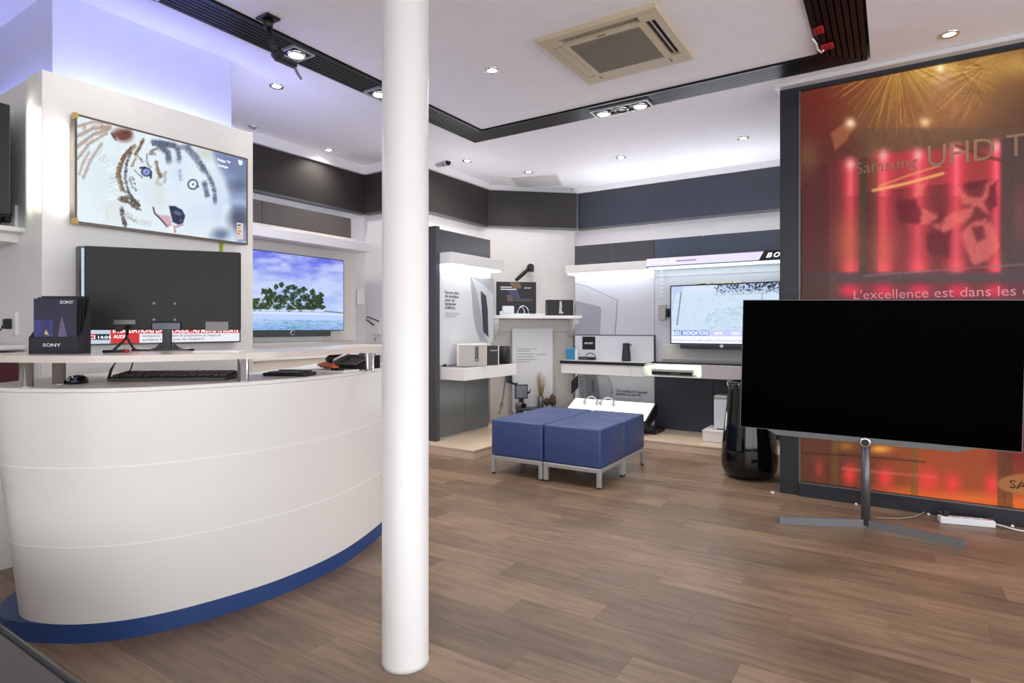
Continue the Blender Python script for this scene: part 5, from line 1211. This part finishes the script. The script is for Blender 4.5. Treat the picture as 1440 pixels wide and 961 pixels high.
# lower part below the big screen
lo = np.clip((Y_-590)/20, 0, 1)
pc.mix(lo, (104, 62, 44)); pc.mix(lo*np.clip((X_-1200)/90, 0, 1)*.7, (190, 92, 52)); pc.mix(lo*np.clip((X_-1385)/40, 0, 1)*np.clip((690-Y_)/50, 0, 1)*.8, (120, 40, 40)); pc.mix(lo*np.clip((Y_-672-(X_-1124)*.055)/16, 0, 1)*np.clip((X_-1200)/60, 0, 1)*.8, (240, 122, 56))
pc.glow(1190, 628, 12, 6, (200, 140, 60), .6); pc.glow(1238, 632, 16, 6, (244, 178, 74), .9)
for x, y, rx, ry in ((1195, 668, 10, 16), (1245, 672, 12, 16), (1305, 676, 16, 18), (1340, 680, 12, 14), (1396, 682, 12, 16), (1152, 660, 6, 14)): pc.glow(x, y, rx, ry, (250, 74, 74), .85 if x > 1160 else .4)  # red lamp glow painted in near the foot
for x in (1174, 1286): pc.mix(lo*.5*(np.abs(X_-x) < 5), (120, 96, 48))
for x in (1408, 1418): pc.mix(lo*.6*(np.abs(X_-x) < 6), (96, 66, 44))
pc.stroke([(1124, 637), (1210, 642), (1300, 650)], 2, (60, 40, 36), .7, 2); pc.stroke([(1185, 659), (1240, 665), (1316, 671)], 3, (236, 120, 100), .5, 3, 1)
pc.blob(1450, 681, 48, 15, (176, 122, 74), .85, .08)
pc.mix((np.abs(X_-1318) < .6)*(Y_ > 250)*.35, (220, 150, 140))
pc.mix(.08*np.clip((pc.noise(.9, 71)-.5)*4, 0, 1), (70, 44, 40)); pc.mix(.05*np.clip((pc.noise(.7, 72, .2)-.55)*5, 0, 1), (240, 180, 150))
pc.C = 255*np.clip(pc.C/255, 0, 1)**1.12
pc.build('print_with_glow', mat_screen('print_with_glow', .95, .2, .12), rd, off)  # emission colours hold the print and the painted lamp glow
M_relief = mat('relief_letters', (122, 92, 72), .4, spec=.3)
q = P(1203, 208, Y=RY-.001); q2 = P(1294, 196, Y=RY-.001)
text('Samsung', .115, M_relief, (q.x, RY-.0015, 2.262), (1, 0, 0), U, rd, off, ext=.006, width=q2.x-q.x-.02)
q = P(1302, 200, Y=RY-.001); q2 = P(1455, 185, Y=RY)
text('UHD TV', .20, M_relief, (q.x, RY-.0015, 2.252), (1, 0, 0), U, rd, off, ext=.006, width=q2.x-q.x+.05)
q = P(1199, 421, Y=RY-.001)
xw = q.x
for wd in ("L'excellence", 'est', 'dans', 'les', 'détails'):
    o = text(wd, .088, mat('pink_letters', (206, 124, 132), .4, emit=.12), (xw, RY-.0015, q.z), (1, 0, 0), U, rd, off, ext=.003, name='lettering')
    xw = max(v.co.x for v in o.data.vertices)+off.x+.028
q = P(1419, 686, Y=RY-.001)
text('SAMSUNG', .07, mat('brown_letters', (84, 50, 36), .5), (q.x, RY-.002, q.z), (1, 0, 0), U, rd, off, ext=.002, bold=.012, width=.34)

# ------------------------------------------------------------------ big black screen on its stand
tw, th_ = 1.435, .826
bt = thing('television', 'very large switched-off black television on a metal floor stand', 'television', (-.139, 4.19, 0), math.radians(5.5), group='televisions')
cxo = .02; zc0 = .542
ROLL = Matrix.Translation((cxo, -.05, zc0+th_/2)) @ Matrix.Rotation(math.radians(1.25), 4, 'Y') @ Matrix.Translation((-cxo, .05, -(zc0+th_/2)))
MB().box((cxo-tw/2, -.06, zc0), (cxo+tw/2, -.045, zc0+th_), .002).xf(ROLL).build('panel', M_screen_off, bt)
MB().box((cxo-tw/2+.004, -.0612, zc0+.006), (cxo+tw/2-.004, -.0598, zc0+th_-.004)).xf(ROLL).build('screen', M_screen_off, bt)
m = MB()
for a, b in (((cxo-tw/2-.002, zc0-.003), (cxo+tw/2+.002, zc0)), ((cxo-tw/2-.002, zc0+th_), (cxo+tw/2+.002, zc0+th_+.003)), ((cxo-tw/2-.003, zc0), (cxo-tw/2, zc0+th_)), ((cxo+tw/2, zc0), (cxo+tw/2+.003, zc0+th_))): m.box((a[0], -.06, a[1]), (b[0], -.04, b[1]))
m.xf(ROLL).build('edge_frame', M_gun, bt)
MB().box((cxo-.5, -.045, zc0+.1), (cxo+.5, .0, zc0+.6), .01).xf(ROLL).build('rear_housing', M_black, bt)
MB().ngon([(cxo-.56, -.06, zc0-.003), (cxo+.52, -.06, zc0-.003), (cxo+.44, -.05, zc0-.035), (cxo-.50, -.05, zc0-.035)], (0, .07, 0)).xf(ROLL).build('soundbar', mat('soundbar_grey', (124, 124, 126), .5), bt)
MB().tube([(0, -.03, .01), (0, -.03, zc0-.01)], .0245, 20).build('pole', M_gun, bt)
MB().lathe([(.028, -.062), (.030, -.064), (.030, -.07), (.022, -.072)], (-.005, 0, zc0-.028), 24, 'y').build('logo_ring', M_chrome, bt)
MB().lathe([(.021, -.064), (.021, -.0745)], (-.005, 0, zc0-.028), 20, 'y').build('logo_eye', M_black, bt)
Rm = Matrix.Rotation(-math.radians(5.5), 4, 'Z'); o_ = Vector((-.139, 4.19, 0))
for e in (P(1095, 737, Z=0), P(1357, 771, Z=0)):
    l = Rm @ (e-o_); MB().bar((0, -.03, 0), (l.x, l.y, 0), .03, .046).build('foot_bar', mat('foot_grey', (124, 124, 126), .45, .4), bt)

# power strip and cables
a, b = P(1322, 736, Z=0), P(1400, 743, Z=0)
ps = thing('power_strip', 'white multi-socket power strip on the floor by the red display', 'power strip', ((a.x+b.x)/2, (a.y+b.y)/2, 0), math.atan2(b.y-a.y, b.x-a.x))
L = (b-a).length
MB().box((-L/2, -.005, 0), (L/2, .05, .04), .004).build('body', mat('strip_white', (232, 234, 238), .35), ps)
for k in range(5): MB().lathe([(.017, .036), (.017, .042), (.012, .042), (.012, .038)], (-L/2+.035+k*.053, .023, 0), 14).build('socket', mat('socket_grey', (176, 176, 182), .5), ps)
MB().box((L/2-.03, .01, .04), (L/2-.012, .035, .048), .002).build('switch', mat('switch_red', (150, 60, 56), .4), ps)
MB().box((-L/2+.02, .012, .04), (-L/2+.05, .036, .075), .004).build('plug', M_black, ps)
w1 = [P(x, y, Z=.008) for x, y in ((1226, 728), (1240, 729), (1265, 729.5), (1285, 727), (1300, 721), (1312, 715.5))]+[Vector((a.x+.03, a.y+.03, .05)), Vector((a.x+.045, a.y+.03, .07))]
tag(MB().tube(w1, .004, 6).build('extension_cord', mat('clear_cord', (150, 138, 116), .4), None, w1[0]), 'thin translucent cord curling from the stand to the power strip', 'cord')
w2 = [Vector((b.x-.005, b.y+.02, .02)), Vector((b.x+.1, b.y-.0, .006)), Vector((b.x+.25, b.y-.01, .006)), Vector((b.x+.5, b.y+.01, .006))]
tag(MB().tube(w2, .005, 6).build('extension_cord', M_white, None, w2[1]), 'white cord leaving the right end of the power strip', 'cord')
for k, (x_, y_) in enumerate(((1094, 682), (1090, 690), (1204, 709), (1305, 722), (1421, 737))):
    q = P(x_, y_, Z=.0); q.y = min(q.y, RY-.075)
    tag(MB().lathe([(.008, 0), (.009, .006), (.006, .012), (.001, .014)], (q.x, q.y, 0), seg=12).build('floor_screw', M_white, None, (q.x, q.y, 0)), ['white screw head on the floor at the left foot of the dark frame, upper', 'white screw head on the floor at the left foot of the dark frame, lower', 'white screw head on the floor left of the stand pole', 'white screw head on the floor left of the power strip', 'white screw head on the floor right of the power strip'][k], 'screw', 'screw heads along the red display')
